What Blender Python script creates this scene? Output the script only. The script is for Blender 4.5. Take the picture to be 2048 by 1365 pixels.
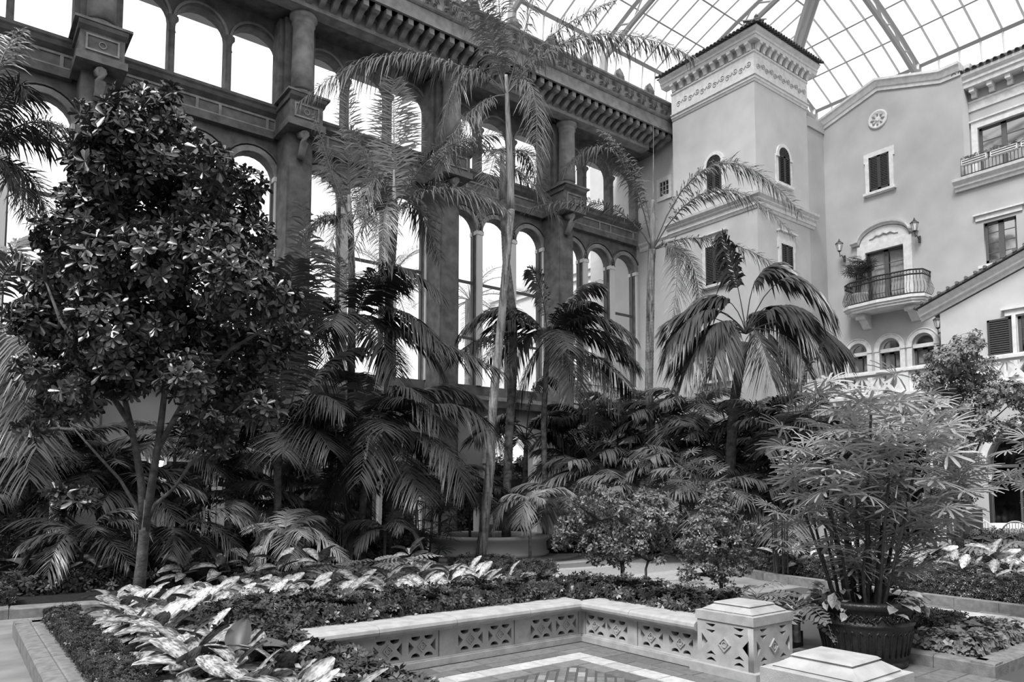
import bpy, math, random
import numpy as np
from math import pi, sin, cos, tan, atan2, radians, sqrt
random.seed(7); RNG = np.random.default_rng(7)
for o in list(bpy.data.objects): bpy.data.objects.remove(o)
S = bpy.context.scene
COL = S.collection
# ---------------------------------------------------------------- camera
EYE = 2.1; YAW = radians(52.4); PITCH = radians(4.0); FPX = 1466.0; SH = 197.0
cam_d = bpy.data.cameras.new('camera'); cam = bpy.data.objects.new('camera', cam_d); COL.objects.link(cam)
cam_d.sensor_width = 36.0; cam_d.lens = FPX / 2048 * 36.0; cam_d.shift_y = SH / 2048; cam_d.clip_end = 500; cam_d.clip_start = .05
cam.location = (0, 0, EYE); cam.rotation_euler = (pi / 2 + PITCH, 0, YAW - pi / 2)
S.camera = cam
# ---------------------------------------------------------------- light
world = bpy.data.worlds.new('overcast'); S.world = world; world.use_nodes = True
nt = world.node_tree; bgn = nt.nodes['Background']
tc = nt.nodes.new('ShaderNodeTexCoord'); sp = nt.nodes.new('ShaderNodeSeparateXYZ'); rp = nt.nodes.new('ShaderNodeValToRGB')
nt.links.new(tc.outputs['Generated'], sp.inputs[0]); nt.links.new(sp.outputs['Z'], rp.inputs[0]); nt.links.new(rp.outputs[0], bgn.inputs[0])
rp.color_ramp.elements[0].position = 0.0; rp.color_ramp.elements[0].color = (.35, .35, .35, 1)
rp.color_ramp.elements[1].position = .12; rp.color_ramp.elements[1].color = (.92, .92, .92, 1)
bgn.inputs[1].default_value = 1.0
sun_d = bpy.data.lights.new('sun', 'SUN'); sun_d.energy = 2.6; sun_d.angle = radians(18)
sun = bpy.data.objects.new('sun', sun_d); COL.objects.link(sun); sun.rotation_euler = (radians(11), radians(-34), 0)
S.view_settings.view_transform = 'Standard'; S.view_settings.look = 'None'
S.view_settings.gamma = 1; S.view_settings.use_curve_mapping = False; S.view_settings.exposure = 0.8
# ---------------------------------------------------------------- picture geometry (turns a pixel and a depth into a place)
FW0 = np.array([cos(YAW), sin(YAW), 0]); RT = np.array([sin(YAW), -cos(YAW), 0]); ZZ = np.array([0, 0, 1.])
FW = FW0 * cos(PITCH) + ZZ * sin(PITCH); UP = -FW0 * sin(PITCH) + ZZ * cos(PITCH); EO = np.array([0, 0, EYE])
def ray(u, v): return FW * FPX + RT * (u - 1024) + UP * (682.5 + SH - v)
def at(u, v, d): return EO + ray(u, v) / FPX * d
def gz(u, v, z=0.0):
    r = ray(u, v); return EO + r * ((z - EYE) / r[2])
def dep(P): return float((np.array(P) - EO) @ FW)
# ---------------------------------------------------------------- materials
def mat(name, c, rough=.8, noise=None, stretch=None, spec=.3, bump=None, trans=0, metal=0, wave=None, rnd=0):
    m = bpy.data.materials.new(name); m.use_nodes = True; n = m.node_tree; b = n.nodes['Principled BSDF']
    b.inputs['Base Color'].default_value = (c, c, c, 1); b.inputs['Roughness'].default_value = rough
    b.inputs['Specular IOR Level'].default_value = spec; b.inputs['Metallic'].default_value = metal
    last = None
    if noise:
        sc, lo, hi = noise
        t = n.nodes.new('ShaderNodeTexCoord'); x = n.nodes.new('ShaderNodeTexNoise'); x.inputs['Scale'].default_value = sc; x.inputs['Detail'].default_value = 5
        r = n.nodes.new('ShaderNodeMapRange'); r.inputs['From Min'].default_value = .3; r.inputs['From Max'].default_value = .7
        r.inputs['To Min'].default_value = c * lo; r.inputs['To Max'].default_value = c * hi
        if stretch:
            mp = n.nodes.new('ShaderNodeMapping'); mp.inputs['Scale'].default_value = stretch; n.links.new(t.outputs['Object'], mp.inputs[0]); n.links.new(mp.outputs[0], x.inputs['Vector']); x.inputs['Distortion'].default_value = .6
        else: n.links.new(t.outputs['Object'], x.inputs['Vector'])
        n.links.new(x.outputs['Fac'], r.inputs['Value']); last = r.outputs[0]
    if rnd:
        oi = n.nodes.new('ShaderNodeObjectInfo'); r2 = n.nodes.new('ShaderNodeMapRange'); r2.inputs['To Min'].default_value = 1 - rnd; r2.inputs['To Max'].default_value = 1 + rnd
        n.links.new(oi.outputs['Random'], r2.inputs['Value']); mu = n.nodes.new('ShaderNodeMath'); mu.operation = 'MULTIPLY'
        n.links.new(r2.outputs[0], mu.inputs[0])
        if last: n.links.new(last, mu.inputs[1])
        else: mu.inputs[1].default_value = c
        last = mu.outputs[0]
    if last: n.links.new(last, b.inputs['Base Color'])
    if bump:
        t = n.nodes.new('ShaderNodeTexCoord'); x = n.nodes.new('ShaderNodeTexNoise'); x.inputs['Scale'].default_value = bump[0]; x.inputs['Detail'].default_value = 6
        bp = n.nodes.new('ShaderNodeBump'); bp.inputs['Strength'].default_value = bump[1]; bp.inputs['Distance'].default_value = .02
        n.links.new(t.outputs['Object'], x.inputs['Vector']); n.links.new(x.outputs['Fac'], bp.inputs['Height']); n.links.new(bp.outputs[0], b.inputs['Normal'])
    if trans:
        tr = n.nodes.new('ShaderNodeBsdfTranslucent'); mx = n.nodes.new('ShaderNodeMixShader'); mx.inputs[0].default_value = trans
        if last: n.links.new(last, tr.inputs[0])
        else: tr.inputs[0].default_value = (c, c, c, 1)
        out = n.nodes['Material Output']; n.links.new(b.outputs[0], mx.inputs[1]); n.links.new(tr.outputs[0], mx.inputs[2]); n.links.new(mx.outputs[0], out.inputs[0])
    return m
def glass(name, gl=.08, tint=1.0):
    m = bpy.data.materials.new(name); m.use_nodes = True; n = m.node_tree; n.nodes.remove(n.nodes['Principled BSDF'])
    a = n.nodes.new('ShaderNodeBsdfTransparent'); a.inputs[0].default_value = (tint, tint, tint, 1); g = n.nodes.new('ShaderNodeBsdfGlossy'); g.inputs['Roughness'].default_value = .05
    mx = n.nodes.new('ShaderNodeMixShader'); mx.inputs[0].default_value = gl
    n.links.new(a.outputs[0], mx.inputs[1]); n.links.new(g.outputs[0], mx.inputs[2]); n.links.new(mx.outputs[0], n.nodes['Material Output'].inputs[0])
    return m
MT = dict(
    stone_dark=mat('aged dark stone', .12, .85, (3, .65, 1.35), bump=(25, .25)),
    stone_mid=mat('aged mid stone', .23, .85, (3, .7, 1.3), bump=(25, .25)),
    stucco=mat('stucco', .42, .9, (.9, .9, 1.1), bump=(60, .12)),
    stucco_w=mat('pale stucco', .5, .9, (1.2, .92, 1.08), bump=(60, .12)),
    trim=mat('pale carved trim', .66, .8, (6, .85, 1.1), bump=(30, .15)),
    cast=mat('cast stone', .36, .8, (7, .82, 1.15), bump=(90, .2)),
    kerb=mat('kerb stone', .2, .75, (9, .7, 1.25), bump=(60, .25)),
    floor=mat('paving ground', .24, .7, (1.6, .7, 1.2), bump=(30, .2)),
    tile_d=mat('grey clay paver', .14, .65, (12, .8, 1.2), rnd=.25, bump=(60, .15)),
    tile_l=mat('pale paver', .42, .6, (10, .8, 1.15), rnd=.15, bump=(60, .12)),
    tile_m=mat('middle grey paver', .3, .6, (10, .8, 1.15), rnd=.2, bump=(60, .12)),
    flag=mat('pale flagstone', .36, .6, (6, .75, 1.2), rnd=.28, bump=(40, .15)),
    joint=mat('dark joint', .07, .9),
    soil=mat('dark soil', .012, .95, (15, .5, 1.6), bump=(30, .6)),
    shutter=mat('dark shutter paint', .05, .6), frame=mat('dark window frame', .1, .5),
    frame_l=mat('pale window frame', .62, .6),
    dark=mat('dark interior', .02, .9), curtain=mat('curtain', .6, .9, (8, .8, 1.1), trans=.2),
    iron=mat('black iron', .03, .45, spec=.5), metal=mat('grey painted steel', .42, .5),
    metal_l=mat('pale painted steel', .72, .5),
    tile_roof=mat('dark clay roof tile', .13, .8, (9, .6, 1.4)),
    bark=mat('ringed palm bark', .16, .9, (5, .3, 1.8), bump=(16, .9)),
    bark_l=mat('pale palm bark', .3, .85, (4, .2, 1.7), bump=(14, .8), stretch=(3, 3, .35)),
    bark_d=mat('dark bark', .09, .9, (9, .5, 1.5), bump=(20, .8)),
    sheath=mat('pale leaf sheath', .28, .6, (6, .4, 1.5), stretch=(4, 4, .3), bump=(20, .4)),
    frond=mat('grey green frond', .15, .36, spec=.6, trans=.12, rnd=.3),
    frond_d=mat('deep green frond', .04, .36, spec=.42, trans=.06, rnd=.3),
    frond_l=mat('light frond', .3, .45, spec=.5, trans=.2, rnd=.25),
    leaf_t=mat('glossy tree leaf', .05, .3, (6, .6, 1.5), spec=.8, trans=.06, rnd=.35),
    leaf_m=mat('shrub leaf', .15, .4, (6, .6, 1.5), spec=.5, trans=.1, rnd=.25),
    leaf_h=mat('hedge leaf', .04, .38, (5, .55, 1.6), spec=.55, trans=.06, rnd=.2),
    leaf_fan=mat('fan palm leaf', .3, .42, spec=.5, trans=.2, rnd=.35),
    leaf_d=mat('dark big leaf', .06, .5, spec=.5, rnd=.2),
    cane=mat('dark cane', .035, .7, (20, .5, 1.6)),
    pot=mat('dark bronze pot', .014, .4, (12, .6, 1.5), spec=.45, bump=(40, .35)),
    water=mat('dark water', .03, .08, spec=.8), cloth=mat('white tablecloth', .8, .9),
    wicker=mat('white wicker', .7, .8), glass=glass('window glass'), rglass=glass('roof glass', .03, .97),
    dglass=glass('reflecting glass', .4, .5), lamp_glass=mat('frosted lamp glass', .7, .5), out=mat('outdoor render', .62, .9), outleaf=mat('outdoor palm leaf', .3, .6, trans=.4))
def glow(name, s):
    m = bpy.data.materials.new(name); m.use_nodes = True; n = m.node_tree; e = n.nodes.new('ShaderNodeEmission'); e.inputs[1].default_value = s
    n.links.new(e.outputs[0], n.nodes['Material Output'].inputs[0]); return m
MT['bulb'] = glow('lamp bulb', 14)
# variegated aglaonema leaf: pale blade with darker ragged margin (UV-less: leaf space x along, y across)
m = bpy.data.materials.new('variegated leaf'); m.use_nodes = True; n = m.node_tree; b = n.nodes['Principled BSDF']; b.inputs['Roughness'].default_value = .42
t = n.nodes.new('ShaderNodeTexCoord'); s_ = n.nodes.new('ShaderNodeSeparateXYZ'); n.links.new(t.outputs['Object'], s_.inputs[0])
ab = n.nodes.new('ShaderNodeMath'); ab.operation = 'ABSOLUTE'; n.links.new(s_.outputs['Y'], ab.inputs[0])
mp = n.nodes.new('ShaderNodeMapping'); mp.inputs['Scale'].default_value = (9, 22, 2); mp.inputs['Rotation'].default_value = (0, 0, .0)
n.links.new(t.outputs['Object'], mp.inputs[0])
nz = n.nodes.new('ShaderNodeTexNoise'); nz.inputs['Scale'].default_value = 2.2; nz.inputs['Detail'].default_value = 4; n.links.new(mp.outputs[0], nz.inputs[0])
ad = n.nodes.new('ShaderNodeMath'); ad.operation = 'MULTIPLY_ADD'; ad.inputs[1].default_value = 3.2; n.links.new(ab.outputs[0], ad.inputs[0]); n.links.new(nz.outputs[0], ad.inputs[2])
cr = n.nodes.new('ShaderNodeValToRGB'); cr.color_ramp.elements[0].position = .52; cr.color_ramp.elements[0].color = (.5,) * 3 + (1,)
cr.color_ramp.elements[1].position = .72; cr.color_ramp.elements[1].color = (.09,) * 3 + (1,)
n.links.new(ad.outputs[0], cr.inputs[0])
oi = n.nodes.new('ShaderNodeObjectInfo'); r2 = n.nodes.new('ShaderNodeMapRange'); r2.inputs['To Min'].default_value = .55; r2.inputs['To Max'].default_value = 1.1
n.links.new(oi.outputs['Random'], r2.inputs[0]); mm = n.nodes.new('ShaderNodeMix'); mm.data_type = 'RGBA'; mm.blend_type = 'MULTIPLY'; mm.inputs[0].default_value = 1
n.links.new(cr.outputs[0], mm.inputs[6]); n.links.new(r2.outputs[0], mm.inputs[7]); n.links.new(mm.outputs[2], b.inputs['Base Color'])
MT['varieg'] = m
MT['varieg_s'] = mat('small pale leaf', .24, .45, (14, .35, 1.4), trans=.1, rnd=.2)
# ---------------------------------------------------------------- objects
def link(name, me, m=None, parent=None, loc=None, **kw):
    o = bpy.data.objects.new(name, me); COL.objects.link(o)
    if m is not None and me is not None and not me.materials: me.materials.append(MT[m] if isinstance(m, str) else m)
    if parent is not None: o.parent = parent
    if loc is not None: o.location = loc
    for k, v in kw.items():
        if v: o[k] = v
    return o
def empty(name, loc, label, cat, group=None, rz=0):
    o = bpy.data.objects.new(name, None); COL.objects.link(o); o.location = loc; o.rotation_euler = (0, 0, rz); o.empty_display_size = .1
    o['label'] = label; o['category'] = cat
    if group: o['group'] = group
    return o
def sempty(name, loc=(0, 0, 0)):
    o = bpy.data.objects.new(name, None); COL.objects.link(o); o.location = loc; o['kind'] = 'structure'; return o
class MB:
    def __init__(s): s.v = []; s.f = []
    def box(s, x0, x1, y0, y1, z0, z1):
        k = len(s.v); s.v += [(x, y, z) for z in (z0, z1) for y in (y0, y1) for x in (x0, x1)]
        s.f += [tuple(k + i for i in q) for q in ((0, 2, 3, 1), (4, 5, 7, 6), (0, 1, 5, 4), (2, 6, 7, 3), (0, 4, 6, 2), (1, 3, 7, 5))]; return s
    def prism(s, poly, a0, a1, axis):   # poly of (p,q) swept along axis from a0 to a1; axis x: (p,q)=(y,z); y: (x,z); z: (x,y)
        k = len(s.v); n = len(poly)
        for a in (a0, a1):
            for p, q in poly: s.v.append((a, p, q) if axis == 0 else (p, a, q) if axis == 1 else (p, q, a))
        s.f.append(tuple(range(k, k + n))[::-1]); s.f.append(tuple(range(k + n, k + 2 * n)))
        for i in range(n): j = (i + 1) % n; s.f.append((k + i, k + j, k + n + j, k + n + i))
        return s
    def tube(s, pts, r, n=6, cap=True, flat=None):
        pts = [np.array(p, float) for p in pts]; rs = r if isinstance(r, (list, tuple, np.ndarray)) else [r] * len(pts); k = len(s.v)
        for i, p in enumerate(pts):
            t = pts[min(i + 1, len(pts) - 1)] - pts[max(i - 1, 0)]; t /= (np.linalg.norm(t) + 1e-9)
            a = np.cross(t, (0, 0, 1.)) if abs(t[2]) < .95 else np.cross(t, (0, 1., 0)); a /= np.linalg.norm(a); b2 = np.cross(t, a)
            for j in range(n): th = 2 * pi * j / n; s.v.append(tuple(p + rs[i] * (a * cos(th) + b2 * sin(th))))
        for i in range(len(pts) - 1):
            for j in range(n): q = (j + 1) % n; s.f.append((k + i * n + j, k + i * n + q, k + (i + 1) * n + q, k + (i + 1) * n + j))
        if cap: s.f.append(tuple(range(k, k + n))[::-1]); s.f.append(tuple(range(k + (len(pts) - 1) * n, k + len(pts) * n)))
        return s
    def lathe(s, prof, c=(0, 0, 0), n=24, closed=False):
        k = len(s.v); m_ = len(prof)
        for r, z in prof:
            for j in range(n): th = 2 * pi * j / n; s.v.append((c[0] + r * cos(th), c[1] + r * sin(th), c[2] + z))
        for i in range(m_ - 1 + (1 if closed else 0)):
            i2 = (i + 1) % m_
            for j in range(n): q = (j + 1) % n; s.f.append((k + i * n + j, k + i * n + q, k + i2 * n + q, k + i2 * n + j))
        if not closed:
            s.f.append(tuple(range(k, k + n))[::-1]); s.f.append(tuple(range(k + (m_ - 1) * n, k + m_ * n)))
        return s
    def mesh(s, name='m', smooth=False):
        me = bpy.data.meshes.new(name); me.from_pydata(s.v, [], s.f)
        if smooth: me.polygons.foreach_set('use_smooth', [True] * len(me.polygons))
        me.update(); return me
    def obj(s, name, m, parent=None, smooth=False, **kw): return link(name, s.mesh(name, smooth), m, parent, **kw)
def npmesh(name, V, T, smooth=False):
    me = bpy.data.meshes.new(name); V = np.asarray(V, np.float32); T = np.asarray(T, np.int32)
    me.vertices.add(len(V)); me.vertices.foreach_set('co', V.ravel())
    k = T.shape[1]; me.loops.add(T.size); me.loops.foreach_set('vertex_index', T.ravel())
    me.polygons.add(len(T)); me.polygons.foreach_set('loop_start', np.arange(0, T.size, k, dtype=np.int32))
    if smooth: me.polygons.foreach_set('use_smooth', [True] * len(T))
    me.update(calc_edges=True); return me
def plate(outer, holes, th, mapf):
    """flat plate with real openings; local (a,b,c) -> mapf"""
    cu = bpy.data.curves.new('c', 'CURVE'); cu.dimensions = '2D'; cu.fill_mode = 'BOTH'; cu.extrude = th / 2
    for ring in [outer] + holes:
        s = cu.splines.new('POLY'); s.points.add(len(ring) - 1); s.use_cyclic_u = True
        for i, (a, b_) in enumerate(ring): s.points[i].co = (a, b_, 0, 1)
    o = bpy.data.objects.new('tmp', cu); COL.objects.link(o); dg = bpy.context.evaluated_depsgraph_get(); dg.update()
    me = bpy.data.meshes.new_from_object(o.evaluated_get(dg)); bpy.data.objects.remove(o); bpy.data.curves.remove(cu)
    for v in me.vertices: v.co = mapf(*v.co)
    me.update(); return me
def arc(cx, cy, r, a0, a1, n=12, ry=None):
    ry = ry or r; return [(cx + r * cos(a0 + (a1 - a0) * i / n), cy + ry * sin(a0 + (a1 - a0) * i / n)) for i in range(n + 1)]
def archpoly(c, hw, z0, zs, rise=None, n=12): return [(c - hw, z0), (c + hw, z0)] + arc(c, zs, hw, 0, pi, n, rise or hw)
def rect(a0, a1, b0, b1): return [(a0, b0), (a1, b0), (a1, b1), (a0, b1)]
def arch_band(cx, zs, r0, r1, d0, d1, mapf, n=14, ry=None, a0=0, a1=pi):
    """moulded ring following an arch"""
    M = MB(); k = ry / r0 if ry else 1
    for i in range(n + 1):
        th = a0 + (a1 - a0) * i / n
        for r, d in ((r0, d0), (r1, d0), (r1, d1), (r0, d1)): M.v.append(tuple(mapf(cx + r * cos(th), zs + (r * k if ry else r) * sin(th), d)))
    for i in range(n):
        for j in range(4): q = (j + 1) % 4; M.f.append((i * 4 + j, i * 4 + q, i * 4 + 4 + q, i * 4 + 4 + j))
    M.f.append((0, 1, 2, 3)); M.f.append((n * 4 + 3, n * 4 + 2, n * 4 + 1, n * 4)); return M
# ================================================================ GROUND
g = MB().box(-14, 27.2, -14, 24.6, -.3, -.012).obj('floor', 'floor', kind='structure')
MB().box(-40, 80, 24.6, 90, -.6, -.3).obj('floor_outside', 'kerb', kind='structure')
# ================================================================ LEFT FACADE (plane y = 24.25, storeys and piers every 5.95 m)
YW = 24.25; X0A, X1A = -3.0, 26.4
PIER = [-3.0, 2.95, 8.9, 14.85, 20.8]; BAYC = [p + 2.975 for p in PIER]; AC = [c + k * 1.75 for c in BAYC for k in (-1, 0, 1)]
fa = lambda a, b, c: (a, YW + .2 + c, b)
holes = [archpoly(c, .74, 6.35, 12.72, .72) for c in AC if c < 26.3] + [archpoly(c, .79, 15.05, 17.08, .7) for c in AC if c < 26.3]
wl = link('wall_left', plate(rect(X0A, X1A, 5.6, 18.6), holes, .4, fa), 'stone_dark', kind='structure')
lowh = []
for i, p in enumerate(PIER):
    if i == 3: lowh += [archpoly(18.7, 1.15, .02, 3.4, 1.15), rect(15.6, 17.0, .02, 3.0)]
    else: lowh += [rect(p + 2.975 + k * 1.75 - .62, p + 2.975 + k * 1.75 + .62, .02, 3.0) for k in (-1, 0, 1) if p + 2.975 + k * 1.75 < 25.9]
wll = link('wall_left_base', plate(rect(X0A, X1A, 0, 5.6), lowh, .4, fa), 'stucco', kind='structure')
def bay_trim(p):
    pf = 23.2
    MB().box(p - .43, p + .43, pf, YW, 0, 14.0).box(p - .36, p + .36, pf - .04, pf, .6, 13.0).obj('pilaster', 'stone_dark', wl)
    M = MB().box(p - .56, p + .56, 22.65, 23.98, 14.1, 14.98).box(p - .64, p + .64, 22.57, 23.98, 14.0, 14.22)
    M.prism([(22.65, 14.86), (22.5, 14.95), (22.46, 15.02), (22.46, 15.1), (23.98, 15.1), (23.98, 14.86)], p - .62, p + .62, 0)
    M.box(p - .72, p + .72, 22.42, 23.98, 15.06, 15.13)
    M.box(p - .5, p + .5, 22.75, 23.7, 15.13, 15.26).lathe([(.46, 15.26), (.49, 15.31), (.46, 15.36), (.4, 15.4), (.38, 15.46)], (p, 23.2, 0), 20)
    ped = M.obj('pedestal', 'stone_dark', wl)
    F = MB()
    for a0, a1, b0, b1 in ((-.42, .42, 14.74, 14.79), (-.42, .42, 14.32, 14.37), (-.42, -.37, 14.37, 14.74), (.37, .42, 14.37, 14.74)): F.box(p + a0, p + a1, 22.61, 22.66, b0, b1)
    F.obj('panel_moulding', 'stone_mid', ped)
    arch_band(p, 14.55, .075, .1, -1.6, -1.55, lambda a, b, c: (a, YW + c - .03, b), 20, a1=2 * pi).obj('roundel', 'stone_mid', ped)
    MB().tube([(p, 23.15, 13.98), (p, 22.78, 13.85), (p, 22.8, 13.6), (p, 23.0, 13.35), (p, 23.12, 13.15)], [.17, .16, .14, .12, .14], 8).obj('console', 'stone_mid', wl, True)
    c = MB().lathe([(.38, 15.46), (.36, 16.5), (.345, 17.7), (.36, 17.72), (.39, 17.76), (.36, 17.8), (.36, 17.86), (.4, 17.9), (.46, 17.97), (.46, 18.07)], (p, 23.1, 0), 24).obj('column', 'stone_mid', wl, True)
    MB().box(p - .62, p + .62, 23.6, YW, 15.0, 18.07).box(p - .5, p + .5, 23.4, 23.6, 15.0, 18.07).obj('pilaster', 'stone_dark', wl)
for p in PIER: bay_trim(p)
# belt course
for i, p in enumerate(PIER):
    a0, a1 = p + .56, min(p + 5.95 - .56, X1A); 
    if a0 > X1A: continue
    M = MB().prism([(YW, 14.0), (24.0, 14.0), (24.0, 14.24), (24.05, 14.26), (24.05, 14.7), (23.93, 14.78), (23.86, 14.82), (23.8, 14.92), (23.74, 14.97), (23.72, 15.05), (YW, 15.05)], a0, a1, 0)
    belt = M.obj('belt_course', 'stone_dark', wl)
    hs = []; x = a0 + .1
    for k, w in enumerate((.62, 1.45, .62, 1.45, .62)):
        if x + w > a1: w = max(.1, a1 - x - .03)
        hs.append(rect(x, x + w, 14.3, 14.62)); x += w + .09
        if x > a1 - .2: break
    link('belt_panelling', plate(rect(a0, a1, 14.25, 14.69), hs, .05, lambda a, b, c: (a, 24.03 + c, b)), 'stone_mid', belt)
    MB().prism([(YW, 5.45), (23.7, 5.45), (23.62, 5.6), (23.55, 5.7), (23.55, 5.85), (YW, 5.85)], a0 - .2, a1, 0).obj('ledge', 'trim' if i == 4 else 'stone_mid', wl)
# arches: archivolts, mullions, glazing
for c in [a for a in AC if a < 26.3 and a > -2.5]:
    arch_band(c, 12.72, .74, .92, -.09, .02, lambda a, b, d: (a, YW + d, b), 14).obj('archivolt', 'stone_mid', wl)
    arch_band(c, 12.72, .96, 1.0, -.13, .02, lambda a, b, d: (a, YW + d, b), 14).obj('arch_moulding', 'stone_dark', wl)
    arch_band(c, 17.08, .79, .865, -.07, .02, lambda a, b, d: (a, YW + d, b), 14).obj('archivolt', 'stone_mid', wl)
    MB().lathe([(.2, 0), (.2, .03), (.12, .05)], (0, 0, 0), 14).obj('roundel', 'stone_mid', wl, location=None) if 0 else None
    w = MB()
    w.box(c - .74, c + .74, 24.42, 24.5, 10.55, 10.66).box(c - .74, c + .74, 24.42, 24.5, 8.25, 8.34)
    w.box(c - .74, c - .69, 24.4, 24.5, 6.35, 12.8).box(c + .69, c + .74, 24.4, 24.5, 6.35, 12.8)
    wf = w.obj('window_frame', 'frame', wl)
    link('pane', plate(archpoly(c, .7, 6.35, 12.72, .7), [], .01, lambda a, b, d: (a, 24.46 + d, b)), 'glass', wf)
    for s in (-1, 1):
        x = c + s * .875
        if s == 1 or abs((c - BAYC[0]) % 5.95 - 4.2) < .1 or True:
            if s == 1 and any(abs(c + 1.75 - q) < .01 for q in AC): continue
            MB().lathe([(.14, 15.05), (.14, 15.12), (.1, 15.16), (.095, 16.6), (.115, 16.62), (.095, 16.66), (.095, 16.85), (.11, 16.87), (.1, 16.9), (.19, 17.03), (.19, 17.1)], (x, YW - .04, 0), 10).obj('colonnette', 'stone_dark', wl, True)
            MB().box(x - .13, x + .13, YW - .1, YW + .42, 6.35, 12.6).box(x - .17, x + .17, YW - .13, YW + .42, 12.6, 12.76).obj('mullion', 'frame_l', wl)
    if (round((c - BAYC[0]) / 1.75 * 1) or 1) and c + .875 < 26: pass
# entablature, modillions, frieze
XE = 26.38
MB().box(X0A, 25.45, 22.5, 23.0, 18.07, 18.62).box(X0A, 25.45, 22.45, 22.5, 18.5, 18.62).obj('architrave', 'stone_mid', wl)
MB().box(X0A, XE, 23.0, YW + .4, 18.3, 18.4).box(X0A, XE, 21.7, YW + .4, 18.66, 18.95).obj('soffit', 'stone_dark', wl)
fz = MB().box(X0A, XE, 21.6, 21.95, 18.66, 19.2).prism([(21.95, 19.18), (21.56, 19.18), (21.5, 19.22), (21.46, 19.28), (21.62, 19.3), (21.95, 19.3)], X0A, XE, 0).box(X0A, XE, 21.64, 21.95, 19.3, 19.94).prism([(21.95, 19.92), (21.6, 19.92), (21.5, 19.98), (21.5, 20.05), (21.95, 20.05)], X0A, XE, 0).obj('cornice', 'stone_mid', wl)
mod = MB().prism([(21.72, 18.66), (21.72, 18.45), (21.85, 18.4), (22.05, 18.42), (22.3, 18.28), (22.5, 18.2), (22.5, 18.66)], -.1, .1, 0).mesh('modillion'); mod.materials.append(MT['stone_mid'])
x = X0A + .2
while x < XE - .1: link('modillion', mod, None, fz, (x, 0, 0)); x += .43
def spiral(cx, cz, r, a0, turns, sgn, y=21.62, th=.022, n=14):
    return [(cx + r * (1 - .8 * t) * cos(a0 + sgn * turns * 2 * pi * t), y, cz + r * (1 - .8 * t) * sin(a0 + sgn * turns * 2 * pi * t)) for t in [i / n for i in range(n + 1)]]
sc = MB()
sc.tube(spiral(-.16, .12, .12, pi / 2, 1.3, 1) [::-1] + [(-.05, 21.62, .28), (.06, 21.62, .38), (.05, 21.62, .5)], .034, 4)
sc.tube(spiral(.14, .16, .13, pi, 1.3, 1)[::-1] + [(-.0, 21.62, .36)], .034, 4)
sc.tube(spiral(-.12, .46, .11, 0, 1.3, 1)[::-1] + [(.02, 21.62, .3), (.06, 21.62, .05)], .034, 4)
sc.tube([(.22, 21.62, .5), (.17, 21.62, .35), (.26, 21.62, .25), (.3, 21.62, .45)], .016, 4); sc.tube([(.33, 21.62, .55), (.3, 21.62, .4), (.36, 21.62, .3)], .016, 4)
sc.box(-.3, -.26, 21.6, 21.64, .04, .08).box(.3, .34, 21.6, 21.64, .04, .08)
scm = sc.mesh('scroll'); scm.materials.append(MT['stone_dark'])
x = X0A + .4
while x < XE - .3: link('scroll', scm, None, fz, (x, 0, 19.32)); x += .78
pm = MB(); pm.prism([(-.26, 0), (.26, 0), (.3, .2), (.2, .45), (0, .62), (-.2, .45), (-.3, .2)], 21.66, 21.78, 1)
for k in range(-3, 4): pm.tube([(0, 21.65, .05), (k * .075, 21.63, .3), (k * .06, 21.65, .48 - abs(k) * .05)], [.012, .03, .012], 4)
pmm = pm.mesh('palmette'); pmm.materials.append(MT['stone_mid'])
for i in range(15): link('palmette', pmm, None, fz, (24.62 - i * 1.95, 0, 20.03))
# podium doors, arch door and balustrade
def lattice_holes(a0, b0, w, h, g_=.03):
    cx, cz = a0 + w / 2, b0 + h / 2; t = .05; o = []
    for tri in ([(a0 + g_ + t, b0 + h - g_), (a0 + w - g_ - t, b0 + h - g_), (cx, cz + .1)], [(a0 + g_ + t, b0 + g_), (cx, cz - .1), (a0 + w - g_ - t, b0 + g_)],
                [(a0 + g_, b0 + g_ + t), (cx - .1, cz), (a0 + g_, b0 + h - g_ - t)], [(a0 + w - g_, b0 + g_ + t), (a0 + w - g_, b0 + h - g_ - t), (cx + .1, cz)]): o.append(tri)
    o.append([(cx + .035 * cos(k * pi / 4), cz + .035 * sin(k * pi / 4)) for k in range(8)]); return o
for i, p in enumerate(PIER[:5]):
    for c in (p + 1.23, p + 2.975, p + 4.73):
        if c > 26 or i < 4: continue
        b = link('balustrade_panel', plate(rect(c - .74, c + .74, 5.95, 6.85), sum([lattice_holes(c - .7 + k * .47, 6.02, .46, .74) for k in range(3)], []), .1, lambda a, b, d: (a, 23.75 + d, b)), 'trim', wl)
        MB().box(c - .87, c + .87, 23.64, 23.88, 6.85, 6.97).obj('balustrade_cap', 'trim', wl)
for i, p in enumerate(PIER):
    for k in (-1, 0, 1):
        c = p + 2.975 + k * 1.75
        if c > 25.9 or i == 3 or i == 0: continue
        M = MB().box(c - .62, c + .62, 24.4, 24.48, 2.3, 2.42)
        for xx in (-.62, -.03, .54): M.box(c + xx, c + xx + .08, 24.4, 24.48, 0, 3)
        d = M.obj('glazed_door', 'frame', wll); MB().box(c - .6, c + .6, 24.43, 24.44, .1, 3).obj('pane', 'glass', d)
        MB().box(c - .85, c - .62, YW - .08, YW, 0, 3.2).box(c + .62, c + .85, YW - .08, YW, 0, 3.2).box(c - .87, c + .87, YW - .14, YW, 3.2, 3.35).obj('door_surround', 'stucco', wll)
arch_band(18.7, 3.4, 1.15, 1.45, -.12, .02, lambda a, b, d: (a, YW + d, b), 18).obj('door_arch', 'trim', wll)
arch_band(18.7, 3.4, 1.5, 1.56, -.16, .02, lambda a, b, d: (a, YW + d, b), 18).obj('arch_moulding', 'stucco', wll)
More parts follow.
